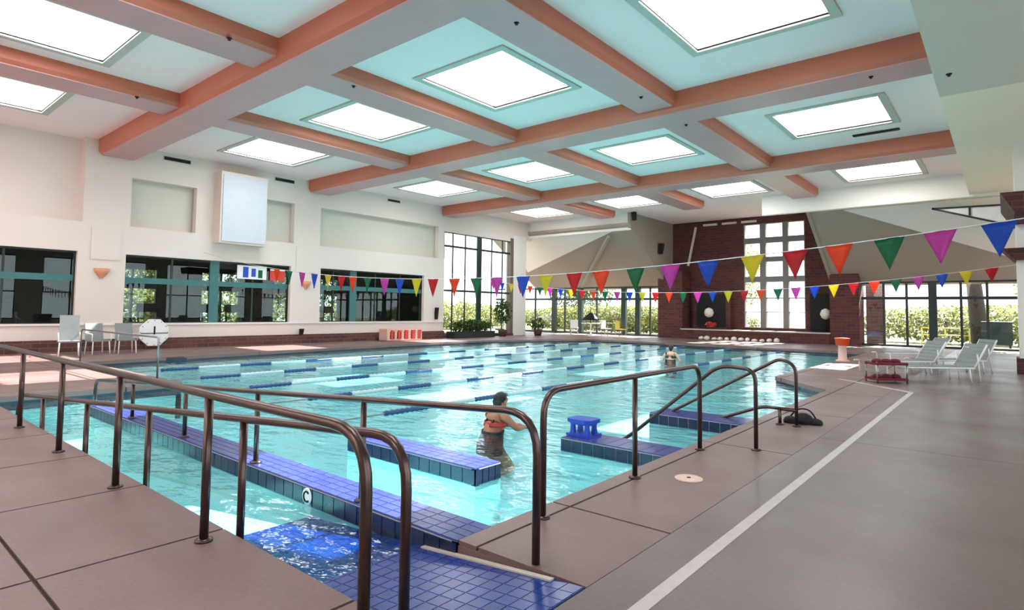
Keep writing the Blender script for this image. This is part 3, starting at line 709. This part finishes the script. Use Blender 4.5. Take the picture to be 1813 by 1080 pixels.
# ---- lane ropes
NM = ['lane rope nearest the left wall, blue and white floats', 'second lane rope from the left wall, blue and white floats', 'middle lane rope, third from the left wall', 'fourth lane rope from the left wall, blue and white floats', 'lane rope nearest the right deck, blue and white floats']
seg_me = {}
for c, mat in (('b', 'floatblue'), ('w', 'floatwhite')):
    m_ = MB(); L_ = .9 if c == 'b' else 1.1; n_ = 9
    pr = []
    m_.tube([(0, L_*i/(n_*2), 0) for i in range(n_*2+1)], .05, 10, radii=[.032 if i % 2 == 0 else .046 for i in range(n_*2+1)])
    seg_me[c] = m_.mesh('float_section', mat)
for k_, x in enumerate((-16.35, -14.0, -11.7, -9.53, -7.38)):
    t = thing('lane_rope', NM[k_], 'lane rope', group='lane ropes floating in the pool')
    y = 5.05 if x < -12.4 else 5.0
    MB().tube([(x, y, WATER_Z+.01), (x, 27.25, WATER_Z+.01)], .012, 6).build('cable', 'steel', t)
    y = 5.77; obj('float_section', seg_me['b'], t, loc=(x, y, WATER_Z+.012)); y += .9
    while y < 26:
        obj('float_section', seg_me['w'], t, loc=(x, y, WATER_Z+.012)); y += 1.1
        obj('float_section', seg_me['b'], t, loc=(x, y, WATER_Z+.012)); y += .9

# ---- wall things on the left
bx = thing('wall_box', 'big white boxed panel hanging on the upper left wall', 'panel', (0, 0, 0))
MB().box(XL-.05, XL+.55, 9.72, 11.52, 3.9, 6.62).build('box_body', 'cream', bx)
MB().box(XL+.55, XL+.6, 9.78, 11.46, 3.98, 6.5).build('face_panel', 'facepanel', bx)
def sconce(y, z, label):
    s_ = thing('wall_sconce', label, 'wall lamp', (XL+.02, y, z))
    m_ = MB(); n_ = 12; ring = []
    for i, (r_, zz) in enumerate(((.24, .16), (.2, .04), (.12, -.08), (.03, -.17))):
        for j in range(n_+1):
            a = -math.pi/2+math.pi*j/n_; m_.v.append((r_*math.cos(a)*.8, r_*math.sin(a), zz))
    for i in range(3):
        for j in range(n_):
            a = i*(n_+1)+j; m_.f.append((a, a+n_+1, a+n_+2, a+1)); m_.smooth.append(True)
    m_.f.append(tuple(range(n_+1))); m_.smooth.append(False)
    m_.build('bowl', 'sconce', s_)
    MB().box(0, .02, -.06, .06, -.2, .05).build('back_plate', 'frame', s_)
sconce(6.19, 2.56, 'orange half bowl wall sconce between the first two left windows')
sconce(13.64, 2.47, 'orange half bowl wall sconce between the last two left windows')
def speaker(loc, rz_, sz, label):
    s_ = thing('speaker', label, 'speaker', loc, rz_)
    w_, d, h = sz
    MB().hull8([(0, -w_/2, -h/2), (d*.7, -w_*.35, -h/2), (d*.7, w_*.35, -h/2), (0, w_/2, -h/2), (0, -w_/2, h/2), (d, -w_/2, h/2), (d, w_/2, h/2), (0, w_/2, h/2)]).build('cabinet', 'black', s_)
    MB().box(-.05, .0, -.05, .05, -.06, .06).build('bracket', 'mullion', s_)
speaker((XL+.05, 21.15, 1.3), 0, (.16, .16, .62), 'slim black speaker on the left wall beside the tall window')
speaker((XL+.14, 13.4, .5), 0, (.16, .14, .24), 'small black box low on the left wall above the brick band')
speaker((-15.6, 29.05, 6.78), R(-90), (.24, .2, .45), 'black speaker at the end of the far left fascia')
speaker((-15.8, 32.5, 5.3), 0, (.3, .25, .62), 'black speaker on the plaster cheek left of the brick wall')
speaker((-6.1, 33.15, 4.25), R(-90), (.2, .2, .5), 'black speaker above the right brick pier')
# posters behind the middle window
ps = thing('window_poster', 'white poster with blue and green print in the middle left window', 'poster', (XL-.15, 0, 0))
MB().box(0, .01, 10.75, 11.95, 2.62, 3.16).build('sheet', 'white', ps)
MB().box(.01, .014, 10.98, 11.2, 2.68, 3.1).build('print_bar', 'bluestool', ps)
MB().box(.01, .014, 11.32, 11.5, 2.72, 3.05).build('print_bar', 'bluestool', ps)
MB().box(.01, .014, 11.6, 11.78, 2.68, 3.0).build('print_bar', 'flag_green', ps)
p2 = thing('window_poster', 'red poster at the right end of the middle left window', 'poster', (XL-.15, 0, 0))
MB().box(0, .01, 12.1, 12.75, 2.62, 3.02).build('sheet', 'red', p2); MB().box(.01, .014, 12.1, 12.75, 3.02, 3.07).build('header', 'white', p2)
# pace clock, octagonal
ck = thing('pace_clock', 'white octagonal pace clock standing against the brick band', 'clock', (XL+.35, 7.72, 0))
oc = [(.5*math.cos(R(22.5+45*i)), .5*math.sin(R(22.5+45*i))) for i in range(8)]
m_ = MB(); m_.v = [(0, a, .58+b_) for a, b_ in oc]+[(.05, a*.97, .58+b_*.97) for a, b_ in oc]; m_.f = [tuple(range(7, -1, -1)), tuple(range(8, 16))]+[(i, (i+1) % 8, 8+(i+1) % 8, 8+i) for i in range(8)]; m_.smooth = [False]*10
m_.build('dial', 'white', ck)
for i in range(12):
    a = R(30*i); MB().bar((.053, .4*math.cos(a), .58+.4*math.sin(a)), (.053, .44*math.cos(a), .58+.44*math.sin(a)), .03, .006, (1, 0, 0)).build('tick', 'greymesh', ck)
MB().bar((.057, 0, .52), (.057, 0, .80), .05, .008, (1, 0, 0)).build('hand', 'black', ck)
MB().bar((.057, -.42, .56), (.057, .42, .56), .03, .008, (1, 0, 0)).build('hand', 'bronze', ck)
for s_ in (-.22, .22): MB().bar((-.12, s_, 0), (.02, s_, .3), .04, .04).build('leg', 'steel', ck)
# deck chairs at far left
def chair(x, y, rz_, label, back=.62):
    t = thing('deck_chair', label, 'chair', (x, y, 0), rz_, group='chairs at the left wall')
    MB().box(-.24, .24, -.25, .25, .4, .44).build('seat', 'greymesh', t)
    MB().hull8([(-.24, -.24, .44), (-.2, -.24, .44), (-.2, .24, .44), (-.24, .24, .44), (-.36, -.24, .44+back), (-.32, -.24, .44+back), (-.32, .24, .44+back), (-.36, .24, .44+back)]).build('backrest', 'greymesh', t)
    for sx in (-.22, .22):
        for sy in (-.22, .22): MB().tube([(sx, sy, .41), (sx*1.15, sy*1.1, 0)], .018, 8).build('leg', 'whiteplastic', t)
    for sy in (-.26, .26): MB().tube(fillet([(.24, sy, .42), (.26, sy, .62), (-.3, sy, .66)], .06), .015, 8).build('armrest', 'whiteplastic', t)
chair(-21.3, 5.0, R(-12), 'grey deck chair at left, farthest from the octagonal clock', .75)
chair(-21.4, 5.75, R(8), 'grey deck chair at left, middle of three', .5)
chair(-21.4, 6.5, R(-4), 'grey deck chair at left, next to the octagonal clock', .5)
# kickboard crate
cr = thing('kickboard_crate', 'red and white slatted crate on the left deck under the third window', 'crate', (XL+.55, 18.45, 0))
for sx in (-.28, .28):
    for i in range(10): MB().box(sx-.012, sx+.012, -1.02+i*.21, -.9+i*.21, .05, .52).build('slat', 'red' if i % 2 else 'pinkish', cr)
for sy in (-1.05, 1.05):
    MB().box(-.3, .3, sy-.02, sy+.02, .03, .55).build('end_board', 'pinkish', cr)
MB().box(-.3, .3, -1.05, 1.05, .02, .06).build('bottom_board', 'pinkish', cr)
for sx in (-.28, .28): MB().box(sx-.02, sx+.02, -1.05, 1.05, .5, .56).build('rim', 'pinkish', cr)

# ---- foliage helpers
def leaves(n_, ctr, rad, size, seed, shell=.55, ground=None):
    rnd = random.Random(seed); m_ = MB()
    for i in range(n_):
        while True:
            p = Vector((rnd.uniform(-1, 1), rnd.uniform(-1, 1), rnd.uniform(-1, 1)))
            if p.length < 1 and p.length > shell*rnd.random(): break
        c = Vector(ctr)+Vector((p.x*rad[0], p.y*rad[1], p.z*rad[2]))
        if ground is not None and c.z < ground: c.z = ground+rnd.uniform(0, .5)
        a = Vector((rnd.gauss(0, 1), rnd.gauss(0, 1), rnd.gauss(0, 1))).normalized()*size*rnd.uniform(.6, 1.3)
        b_ = a.cross(Vector((rnd.gauss(0, 1), rnd.gauss(0, 1), rnd.gauss(0, 1)))).normalized()*size*.5
        m_.quad(c-a, c+b_, c+a, c-b_)
    return m_
def tree(x, y, h, rad, label, mat, seed, n_=5200, trunk=.2, name='tree', lean=(0, 0), size=.15):
    t = thing(name, label, 'tree', group='trees outside the glass')
    zc = h-rad[2]*.8
    MB().tube([(x, y, -.15), (x+lean[0]*.4, y+lean[1]*.4, h*.3), (x+lean[0], y+lean[1], zc)], trunk, 8, radii=[trunk*1.2, trunk, trunk*.5]).build('trunk', 'bark', t)
    rnd = random.Random(seed)
    for i in range(5):
        a = rnd.uniform(0, 6.28); e = (x+lean[0]+rad[0]*.6*math.cos(a), y+lean[1]+rad[1]*.6*math.sin(a), zc+rnd.uniform(-.2, .5)*rad[2])
        MB().tube([(x+lean[0]*.7, y+lean[1]*.7, zc*.65), e], .05, 6, radii=[trunk*.45, .02]).build('branch', 'bark', t)
    o = leaves(n_, (x+lean[0], y+lean[1], zc), rad, size, seed, ground=.2).build('foliage', mat, t); o['kind'] = 'stuff'
tree(-1.0, 37.5, 9.5, (3.2, 2.4, 2.6), 'tree with a thick dark trunk outside the right glass bay', 'leaf', 1, trunk=.32, lean=(-.5, .3))
tree(-33, 50, 7, (4, 3, 3.4), 'tall leafy tree outside left of the left glass bay', 'leaf', 2)
tree(-24.6, 37.4, 6.6, (2.0, 1.5, 2.3), 'slim dark trunked tree outside the left glass bay', 'leaf', 3, trunk=.22)
tree(-20, 52, 8, (4.5, 3, 4), 'broad yellow green tree outside behind the left glass bay', 'leafyellow', 4)
tree(-40, 27, 8, (3, 4.5, 4), 'big tree outside the tall left window', 'leaf', 5, n_=7000)
tree(-39, 13, 7, (3, 4, 3.4), 'sunlit tree outside the exercise room beyond the middle window', 'leafyellow', 6, n_=7000)
tree(-40, 2, 7, (3, 4, 3.4), 'leafy tree outside the exercise room beyond the first window', 'leaf', 7, n_=7000)
tree(-38, 20, 6, (2.5, 3, 3), 'pale tree outside the exercise room beyond the third window', 'leafyellow', 8, n_=7000)
tree(5, 56, 8, (5, 3, 4), 'hazy yellow green tree far outside the right glass bay', 'leafyellow', 9)
def hedge(x0, x1, y, h, d, label, mat, seed, n_=11000, vert=False):
    t = thing('hedge', label, 'hedge')
    o = leaves(n_, ((x0+x1)/2, y, h*.45), ((x1-x0)/2*1.15, d, h*.55), .13, seed, .2, -.02).build('foliage', mat, t); o['kind'] = 'stuff'
    for i in range(5):
        x = x0+(x1-x0)*(i+.5)/5; MB().tube([(x, y, -.15), (x+.1, y, h*.6)], .06, 6).build('stem', 'bark', t)
hedge(-8, 9, 44, 2.2, 1.6, 'yellow green hedge outside the right glass bay', 'leafyellow', 21)
hedge(-34, -14, 41, 2.0, 1.6, 'yellow green hedge outside the left glass bay', 'leafyellow', 22, 14000)
t = thing('hedge', 'green hedge outside the tall left window', 'hedge')
o = leaves(10000, (-36.5, 33, .9), (1.6, 12, 1.4), .14, 23, .2, -.02).build('foliage', 'leafyellow', t); o['kind'] = 'stuff'
MB().tube([(-36.5, 30, -.15), (-36.5, 30, 1.2)], .08, 6).build('stem', 'bark', t)
t = thing('hedge', 'bright hedge outside behind the exercise room', 'hedge')
o = leaves(12000, (-34.5, 7, 1.1), (1.4, 13, 1.7), .14, 24, .2, -.02).build('foliage', 'leafyellow', t); o['kind'] = 'stuff'
MB().tube([(-34.5, 8, -.15), (-34.5, 8, 1.2)], .08, 6).build('stem', 'bark', t)
gd = MB()
gd.box(-70, 40, 34.7, 90, -.35, -.15); pt_ = MB(); pt_.box(6.0, 40, -20, 34.7, -.35, -.15); struct(pt_.build('floor_outside_unseen', 'patio'), 'unseen grey ground outside the right wall, toned for bounce light'); gd.box(-70, -31.25, -20, 34.3, -.35, -.15); gd.box(-31.25, -23.7, 21.5, 28.4, -.35, -.15)  # ground on the right is out of view, there for neutral bounce light
g_ = tag(gd.build('lawn', 'grass'), 'sunlit lawn outside the building', 'lawn')
# sunlit brick pillar and green utility bin outside right
op = tag(MB().box(-5.5, -4.75, 34.75, 35.5, -.15, 3.0).build('garden_pillar', 'brickband'), 'sunlit brick pillar outside beside the right brick pier', 'pillar')
bn = thing('utility_bin', 'dark green bin outside the right glass bay by the tree', 'bin', (-.35, 35.6, -.15))
MB().box(-.55, .55, -.4, .4, .35, 1.35).build('body', 'darkgreen', bn); MB().box(-.58, .58, -.43, .43, 1.35, 1.42).build('lid', 'darkgreen', bn)
for sx in (-.45, .45):
    for sy in (-.3, .3): MB().box(sx-.04, sx+.04, sy-.04, sy+.04, 0, .36).build('leg', 'mullion', bn)
gr = thing('garden_railing', 'yellow painted railing outside the right glass bay', 'railing', (0, 36.2, -.15))
for z in (.7, 1.05): MB().tube([(-3.3, 0, z), (-1.4, 0, z)], .03, 8).build('bar', 'yellowpaint', gr)
for x in (-3.3, -2.35, -1.4): MB().tube([(x, 0, 0), (x, 0, 1.08)], .03, 8).build('post', 'yellowpaint', gr)
# potted plants inside
def plant(x, y, label, h=1.5, n_=160, mat='leaf', r=.55):
    t = thing('potted_plant', label, 'plant', (x, y, 0))
    MB().lathe((0, 0, 0), [(.2, 0), (.27, .3), (.29, .38), (.25, .38), (.24, .33)], 16).build('pot', 'brickband', t)
    MB().tube([(0, 0, .3), (.03, 0, h*.7)], .02, 6).build('stem', 'bark', t)
    o = leaves(n_, (0, 0, h*.72), (r, r, h*.36), .1, int(abs(x*10)+y), .1).build('foliage', mat, t); o['kind'] = 'stuff'
plant(-22.4, 25.9, 'leafy potted plant standing before the tall left window', 2.0, 420, 'leafdark')
plant(-21.9, 28.6, 'bushy potted plant beside the white end column', 1.0, 160, 'leafdark', .5)
pl = thing('planter_box', 'long dark planter of low shrubs under the tall left window', 'planter', (-22.5, 23.4, 0))
MB().box(-.3, .3, -1.6, 1.6, 0, .35).build('box', 'mullion', pl)
o = leaves(900, (0, 0, .6), (.4, 1.6, .38), .1, 77, .1).build('foliage', 'leafdark', pl); o['kind'] = 'stuff'
# patio umbrella-like table set seen by the left glass bay
tb = thing('patio_table', 'round table with a dark closed parasol by the left glass bay', 'table', (-20.6, 32.5, 0))
MB().lathe((0, 0, 0), [(.3, 0), (.3, .04), (.04, .06), (.04, .7), (.6, .72), (.6, .76), (.02, .76)], 20).build('table_top', 'white', tb)
MB().tube([(0, 0, .7), (0, 0, 1.75)], .025, 8).build('pole', 'black', tb)
MB().lathe((0, 0, .95), [(.6, 0), (.5, .12), (.2, .38), (.03, .5)], 16).build('parasol', 'black', tb)
for k_, (x, y, c) in enumerate(((-19.5, 32.6, 'pale'), (-18.3, 32.3, 'tan'), (-21.8, 32.4, 'white'))):
    t = thing('patio_chair', {'pale': 'pale patio chair right of the parasol table', 'tan': 'tan patio chair close to the left brick pier', 'white': 'white patio chair left of the parasol table'}[c], 'chair', (x, y, 0), R(60*k_))
    mt = {'pale': 'stone', 'tan': 'yellowpaint', 'white': 'white'}[c]
    MB().box(-.25, .25, -.25, .25, .4, .45).build('seat', mt, t); MB().box(-.25, -.2, -.25, .25, .45, .95).build('backrest', mt, t)
    for sx in (-.22, .22):
        for sy in (-.22, .22): MB().tube([(sx, sy, .41), (sx, sy, 0)], .02, 8).build('leg', 'steel', t)
# globes by the chimney window and stones on the bench
for x, lab in ((-13.3, 'white globe lantern in front of the dark fireplace'), (-7.15, 'white globe lantern in the dark recess right of the chimney window')):
    t = thing('globe_lantern', lab, 'lantern', (x, 33.75, .58))
    MB().tube([(0, 0, 0), (0, 0, .7)], .03, 8).build('stem', 'black', t)
    MB().lathe((0, 0, .95), [(.05, -.28), (.2, -.2), (.27, 0), (.2, .2), (.05, .28)], 16).build('globe', 'stone', t)
ORD = 'first second third fourth fifth sixth seventh eighth ninth tenth eleventh last'.split()
for i in range(12):
    rnd = random.Random(i); x = -13.3+i*.37
    s_ = MB().lathe((0, 0, 0), [(.13, 0), (.2, .07), (.16, .16), (.05, .21)], 10).build('boulder', 'stone')
    s_.location = (x, 32.55+rnd.uniform(-.1, .1), 0); s_.scale = (rnd.uniform(.6, .9), 1, rnd.uniform(.7, 1.2))
    tag(s_, 'pale boulder along the foot of the brick bench, '+ORD[i]+' of twelve from the left', 'boulder', 'boulders along the brick bench')
bw = thing('flower_bowl', 'red flower bowl on the brick bench before the fireplace', 'flower bowl', (-13.0, 33.3, .6))
MB().lathe((0, 0, 0), [(.12, 0), (.25, .12), (.22, .14)], 14).build('bowl', 'brickband', bw)
o = leaves(120, (0, 0, .25), (.3, .3, .16), .07, 55, .1).build('flowers', 'red', bw); o['kind'] = 'stuff'
# orange topped stand at pool edge
og = thing('rescue_stand', 'orange topped pale stand at the far right pool corner', 'stand', (-4.05, 21.3, 0))
MB().lathe((0, 0, 0), [(.2, 0), (.2, .05), (.13, .08), (.12, .5), (.16, .52)], 16).build('pedestal', 'pinkish', og)
MB().lathe((0, 0, .52), [(.15, 0), (.19, .01), (.215, .2), (.225, .2), (.225, .24), (.06, .25)], 18).build('orange_top', 'orange', og)

# ---- lounges on the right deck
def lounge(x, y, rz_, label, mat, back, L_=1.9, frame='whiteplastic', z=.32, slats=True):
    t = thing('chaise_lounge', label, 'lounge chair', (x, y, 0), rz_)
    for sy in (-.3, .3):
        MB().tube(fillet([(-.62, sy, z), (L_-.75, sy, z)], .05), .02, 8).build('side_rail', frame, t)
        bx_, bz_ = -.62-.62*math.cos(back), z+.62*math.sin(back)
        MB().tube([(-.62, sy, z), (bx_, sy, bz_)], .02, 8).build('back_rail', frame, t)
        for lx in (-.5, L_-.9): MB().tube(fillet([(lx, sy, z), (lx-.03, sy*1.05, 0)], .03), .018, 8).build('leg', frame, t)
        MB().tube([(bx_*.75, sy, z+.62*math.sin(back)*.6), (-.75, sy, 0)], .015, 8).build('back_prop', frame, t)
    n_ = 11
    for i in range(n_):
        xx = -.6+(L_-.2)*i/n_*.98; MB().box(xx, xx+.115, -.3, .3, z+.012, z+.024).build('strap', mat, t)
    for i in range(6):
        f_ = .06+i*.1; px, pz = -.62-f_*math.cos(back), z+f_*math.sin(back)
        MB().bar((px, -.3, pz+.02), (px, .3, pz+.02), .09, .012, (math.sin(back), 0, math.cos(back))).build('strap', mat, t)
lounge(-1.25, 16.9, R(222), 'grey strapped chaise lounge with raised back, nearest of the cluster', 'greymesh', R(60))
lounge(-2.1, 18.4, R(226), 'grey strapped chaise lounge with raised back, second of the cluster', 'greymesh', R(56))
lounge(-1.1, 20.0, R(218), 'grey strapped chaise lounge with raised back, closest to the white column', 'greymesh', R(64))
lounge(-2.3, 22.6, R(224), 'grey strapped chaise lounge with raised back, farthest of the cluster', 'greymesh', R(50))
ct = thing('towel_cart', 'low steel cart with dark red shelves at the end of the white stripe', 'cart', (-2.1, 15.6, 0), R(38))
for z in (.06, .40):
    sh_ = MB().box(-.34, .34, -.24, .24, z, z+.05).build('shelf', 'redcloth', ct)
    for k_ in range(3): MB().lathe((-.2+.2*k_, 0, z+.05), [(.1, 0), (.11, .03), (.07, .07), (.02, .08)], 10).build('towel', 'redcloth', sh_)
for sx in (-.32, .32):
    for sy in (-.22, .22): MB().tube([(sx, sy, .0), (sx, sy, .47)], .016, 8).build('leg', 'steel', ct)
# ---- exercise machines behind the left windows
def treadmill(x, y, rz_, label):
    t = thing('treadmill', label, 'treadmill', (x, y, 0), rz_, group='exercise machines behind the windows')
    MB().box(-.9, .7, -.35, .35, .05, .2).build('deck', 'black', t)
    MB().box(-.85, .65, -.24, .24, .2, .215).build('belt', 'greymesh', t)
    for s_ in (-.33, .33):
        MB().bar((.6, s_, .15), (.75, s_, 1.35), .06, .06).build('upright', 'steel', t); MB().tube([(.72, s_, 1.05), (.1, s_, .98)], .02, 8).build('handle', 'greymesh', t)
    MB().hull8([(.62, -.4, 1.25), (.82, -.4, 1.3), (.82, .4, 1.3), (.62, .4, 1.25), (.72, -.36, 1.6), (.84, -.36, 1.6), (.84, .36, 1.6), (.72, .36, 1.6)]).build('console', 'black', t)
for k_, (y, lab) in enumerate(((2.2, 'treadmill behind the first left window, left one'), (4.4, 'treadmill behind the first left window, right one'), (7.4, 'treadmill behind the middle window, leftmost'), (8.9, 'treadmill behind the middle window, left of the teal post'),
                               (11.0, 'treadmill behind the middle window, right of the teal post'), (12.4, 'treadmill behind the middle window, rightmost'), (15.0, 'treadmill behind the third window, left of its teal post'), (17.2, 'treadmill behind the third window, right of its teal post'), (19.2, 'treadmill behind the third window, rightmost'))):
    treadmill(-25.3-(k_ % 2)*.9, y, R(180), lab)

# ---- people in the water
def person(loc, face, skin, hairm, suit, label, arms, lean=.12, bun=True, facefeat=True):
    """kneeling in the shallow water; origin at pool floor; local +x is where the body faces"""
    t = thing('person', label, 'person', loc, face)
    V, Rr, E_ = [], [], []
    def add(p, r_, par=None):
        V.append(Vector(p)); Rr.append(r_); k_ = len(V)-1
        if par is not None: E_.append((par, k_))
        return k_
    pelv = add((0, 0, .42), (.15, .17))
    bel = add((lean*.3, 0, .55), (.12, .145), pelv); che = add((lean*.8, 0, .70), (.125, .165), bel); shc = add((lean*1.1, 0, .80), (.09, .12), che)
    nk = add((lean*1.3, 0, .865), (.05, .052), shc); hd0 = add((lean*1.45, 0, .925), (.066, .068), nk); hd1 = add((lean*1.6, 0, .995), (.088, .074), hd0); hd2 = add((lean*1.6-.01, 0, 1.055), (.06, .055), hd1)
    add((lean*1.45+.085, 0, .93), (.028, .03), hd0)
    add((lean*1.6+.098, 0, .985), (.014, .012), hd1)
    for s_ in (-1, 1):
        hip = add((.02, s_*.09, .36), (.1, .1), pelv); kn = add((.3, s_*.12, .08), (.065, .065), hip); an = add((-.08, s_*.12, .06), (.045, .045), kn); add((-.24, s_*.12, .05), (.035, .045), an)
        sh = add((lean*1.05, s_*.175, .785), (.058, .058), shc)
        el = add(arms[0 if s_ < 0 else 1][0], (.042, .042), sh); wr_ = add(arms[0 if s_ < 0 else 1][1], (.028, .03), el)
        d = (V[wr_]-V[el]).normalized(); side = d.cross(Vector((0, 0, 1))).normalized()*s_; upv = side.cross(d)
        pm = add(V[wr_]+d*.06, (.02, .038), wr_)
        for q_, ln in ((-.03, .06), (-.01, .075), (.012, .07), (.032, .055)):
            b0 = add(V[pm]+d*.03+side*q_, (.010, .010), pm); b1 = add(V[b0]+d*ln*.5-Vector((0, 0, .006)), (.009, .009), b0); add(V[b1]+d*ln*.4-Vector((0, 0, .018)), (.008, .008), b1)
        th = add(V[wr_]+d*.04-side*.045, (.011, .011), pm); add(V[th]+d*.04-side*.012, (.009, .009), th)
    me = bpy.data.meshes.new('body'); me.from_pydata([tuple(v) for v in V], E_, []); me.materials.append(MATS[skin])
    b_ = obj('body', me, t)
    md = b_.modifiers.new('skin', 'SKIN'); md.use_smooth_shade = True
    sv = me.skin_vertices[0].data
    for i, r_ in enumerate(Rr): sv[i].radius = r_; sv[i].use_root = (i == 0)
    ss = b_.modifiers.new('sub', 'SUBSURF'); ss.levels = 2; ss.render_levels = 2
    hx = lean*1.6
    h_ = MB(); n_ = 16; rings = [(-.02, .072), (.03, .09), (.07, .084), (.1, .055), (.115, .01)]
    k0 = 0
    for zz, r_ in rings:
        for j in range(n_):
            a = 2*math.pi*j/n_; fx = .72 if math.cos(a) > .3 else 1.08
            h_.v.append((hx-.012+r_*1.12*fx*math.cos(a), r_*math.sin(a), .985+zz))
    for i in range(len(rings)-1):
        for j in range(n_): h_.f.append((i*n_+j, i*n_+(j+1) % n_, (i+1)*n_+(j+1) % n_, (i+1)*n_+j)); h_.smooth.append(True)
    h_.f.append(tuple((len(rings)-1)*n_+j for j in range(n_))); h_.smooth.append(True)
    hh = h_.build('hair', hairm, t)
    bk = MB().lathe((hx-.075, 0, .9), [(.03, -.02), (.06, .03), (.068, .08), (.05, .12), (.01, .14)], 12).build('hair_back', hairm, t)
    if bun: MB().lathe((hx-.1, 0, 1.02), [(.01, -.045), (.035, -.03), (.045, 0), (.035, .03), (.01, .045)], 12).build('hair_bun', hairm, hh)
    for s_ in (-1, 1):
        MB().lathe((hx+.078, s_*.03, .995), [(.003, -.009), (.009, -.004), (.009, .004), (.003, .009)], 8).build('eye', 'black', t)
        MB().lathe((hx-.005, s_*.079, .965), [(.006, -.028), (.014, -.01), (.015, .012), (.006, .026)], 8).build('ear', skin, t)
    # swimsuit wrapped round the trunk
    s_m = MB(); n_ = 20
    prof = [(.30, .0, .175, .205), (.42, .0, .172, .195), (.55, lean*.3, .146, .172), (.60, lean*.42, .143, .174)]
    for z, cx, rx, ry in prof:
        for j in range(n_): a = 2*math.pi*j/n_; s_m.v.append((cx+rx*math.cos(a), ry*math.sin(a), z))
    for i in range(len(prof)-1):
        for j in range(n_): s_m.f.append((i*n_+j, i*n_+(j+1) % n_, (i+1)*n_+(j+1) % n_, (i+1)*n_+j)); s_m.smooth.append(True)
    o = s_m.build('swimsuit', suit, t); m2 = o.modifiers.new('thick', 'SOLIDIFY'); m2.thickness = .006
    tp = MB(); tp.v = [(lean*.72+dx+rx*math.cos(2*math.pi*j/n_), ry*math.sin(2*math.pi*j/n_), z) for z, dx, rx, ry in ((.655, 0, .146, .186), (.715, .012, .146, .184)) for j in range(n_)]
    tp.f = [(j, (j+1) % n_, n_+(j+1) % n_, n_+j) for j in range(n_)]; tp.smooth = [True]*n_
    tpo = tp.build('swim_top', 'suitred' if bun else suit, t); m3 = tpo.modifiers.new('thick', 'SOLIDIFY'); m3.thickness = .006
    for s_ in (-1, 1): MB().tube([(lean*.8-.13, s_*.07, .69), (lean*1.05-.085, s_*.075, .80), (lean*1.1, s_*.08, .882), (lean*1.05+.1, s_*.075, .80)], .012, 6).build('strap', suit, o)
    return t
person((-5.32, 5.92, FLOOR_Z), R(78), 'skin', 'hair', 'suitdark', 'person kneeling in the near water, back turned, dark tied hair, red swim top, arms forward',
       [((.3, -.2, .62), (.52, -.1, .60)), ((.3, .2, .62), (.52, .1, .60))])
person((-8.8, 18.9, FLOOR_Z), R(105), 'skinpale', 'hair', 'suitdark', 'person far out in the pool, back turned, dark hair, dark swimsuit',
       [((.12, -.3, .55), (.3, -.3, .48)), ((.12, .3, .55), (.3, .3, .48))], bun=False)
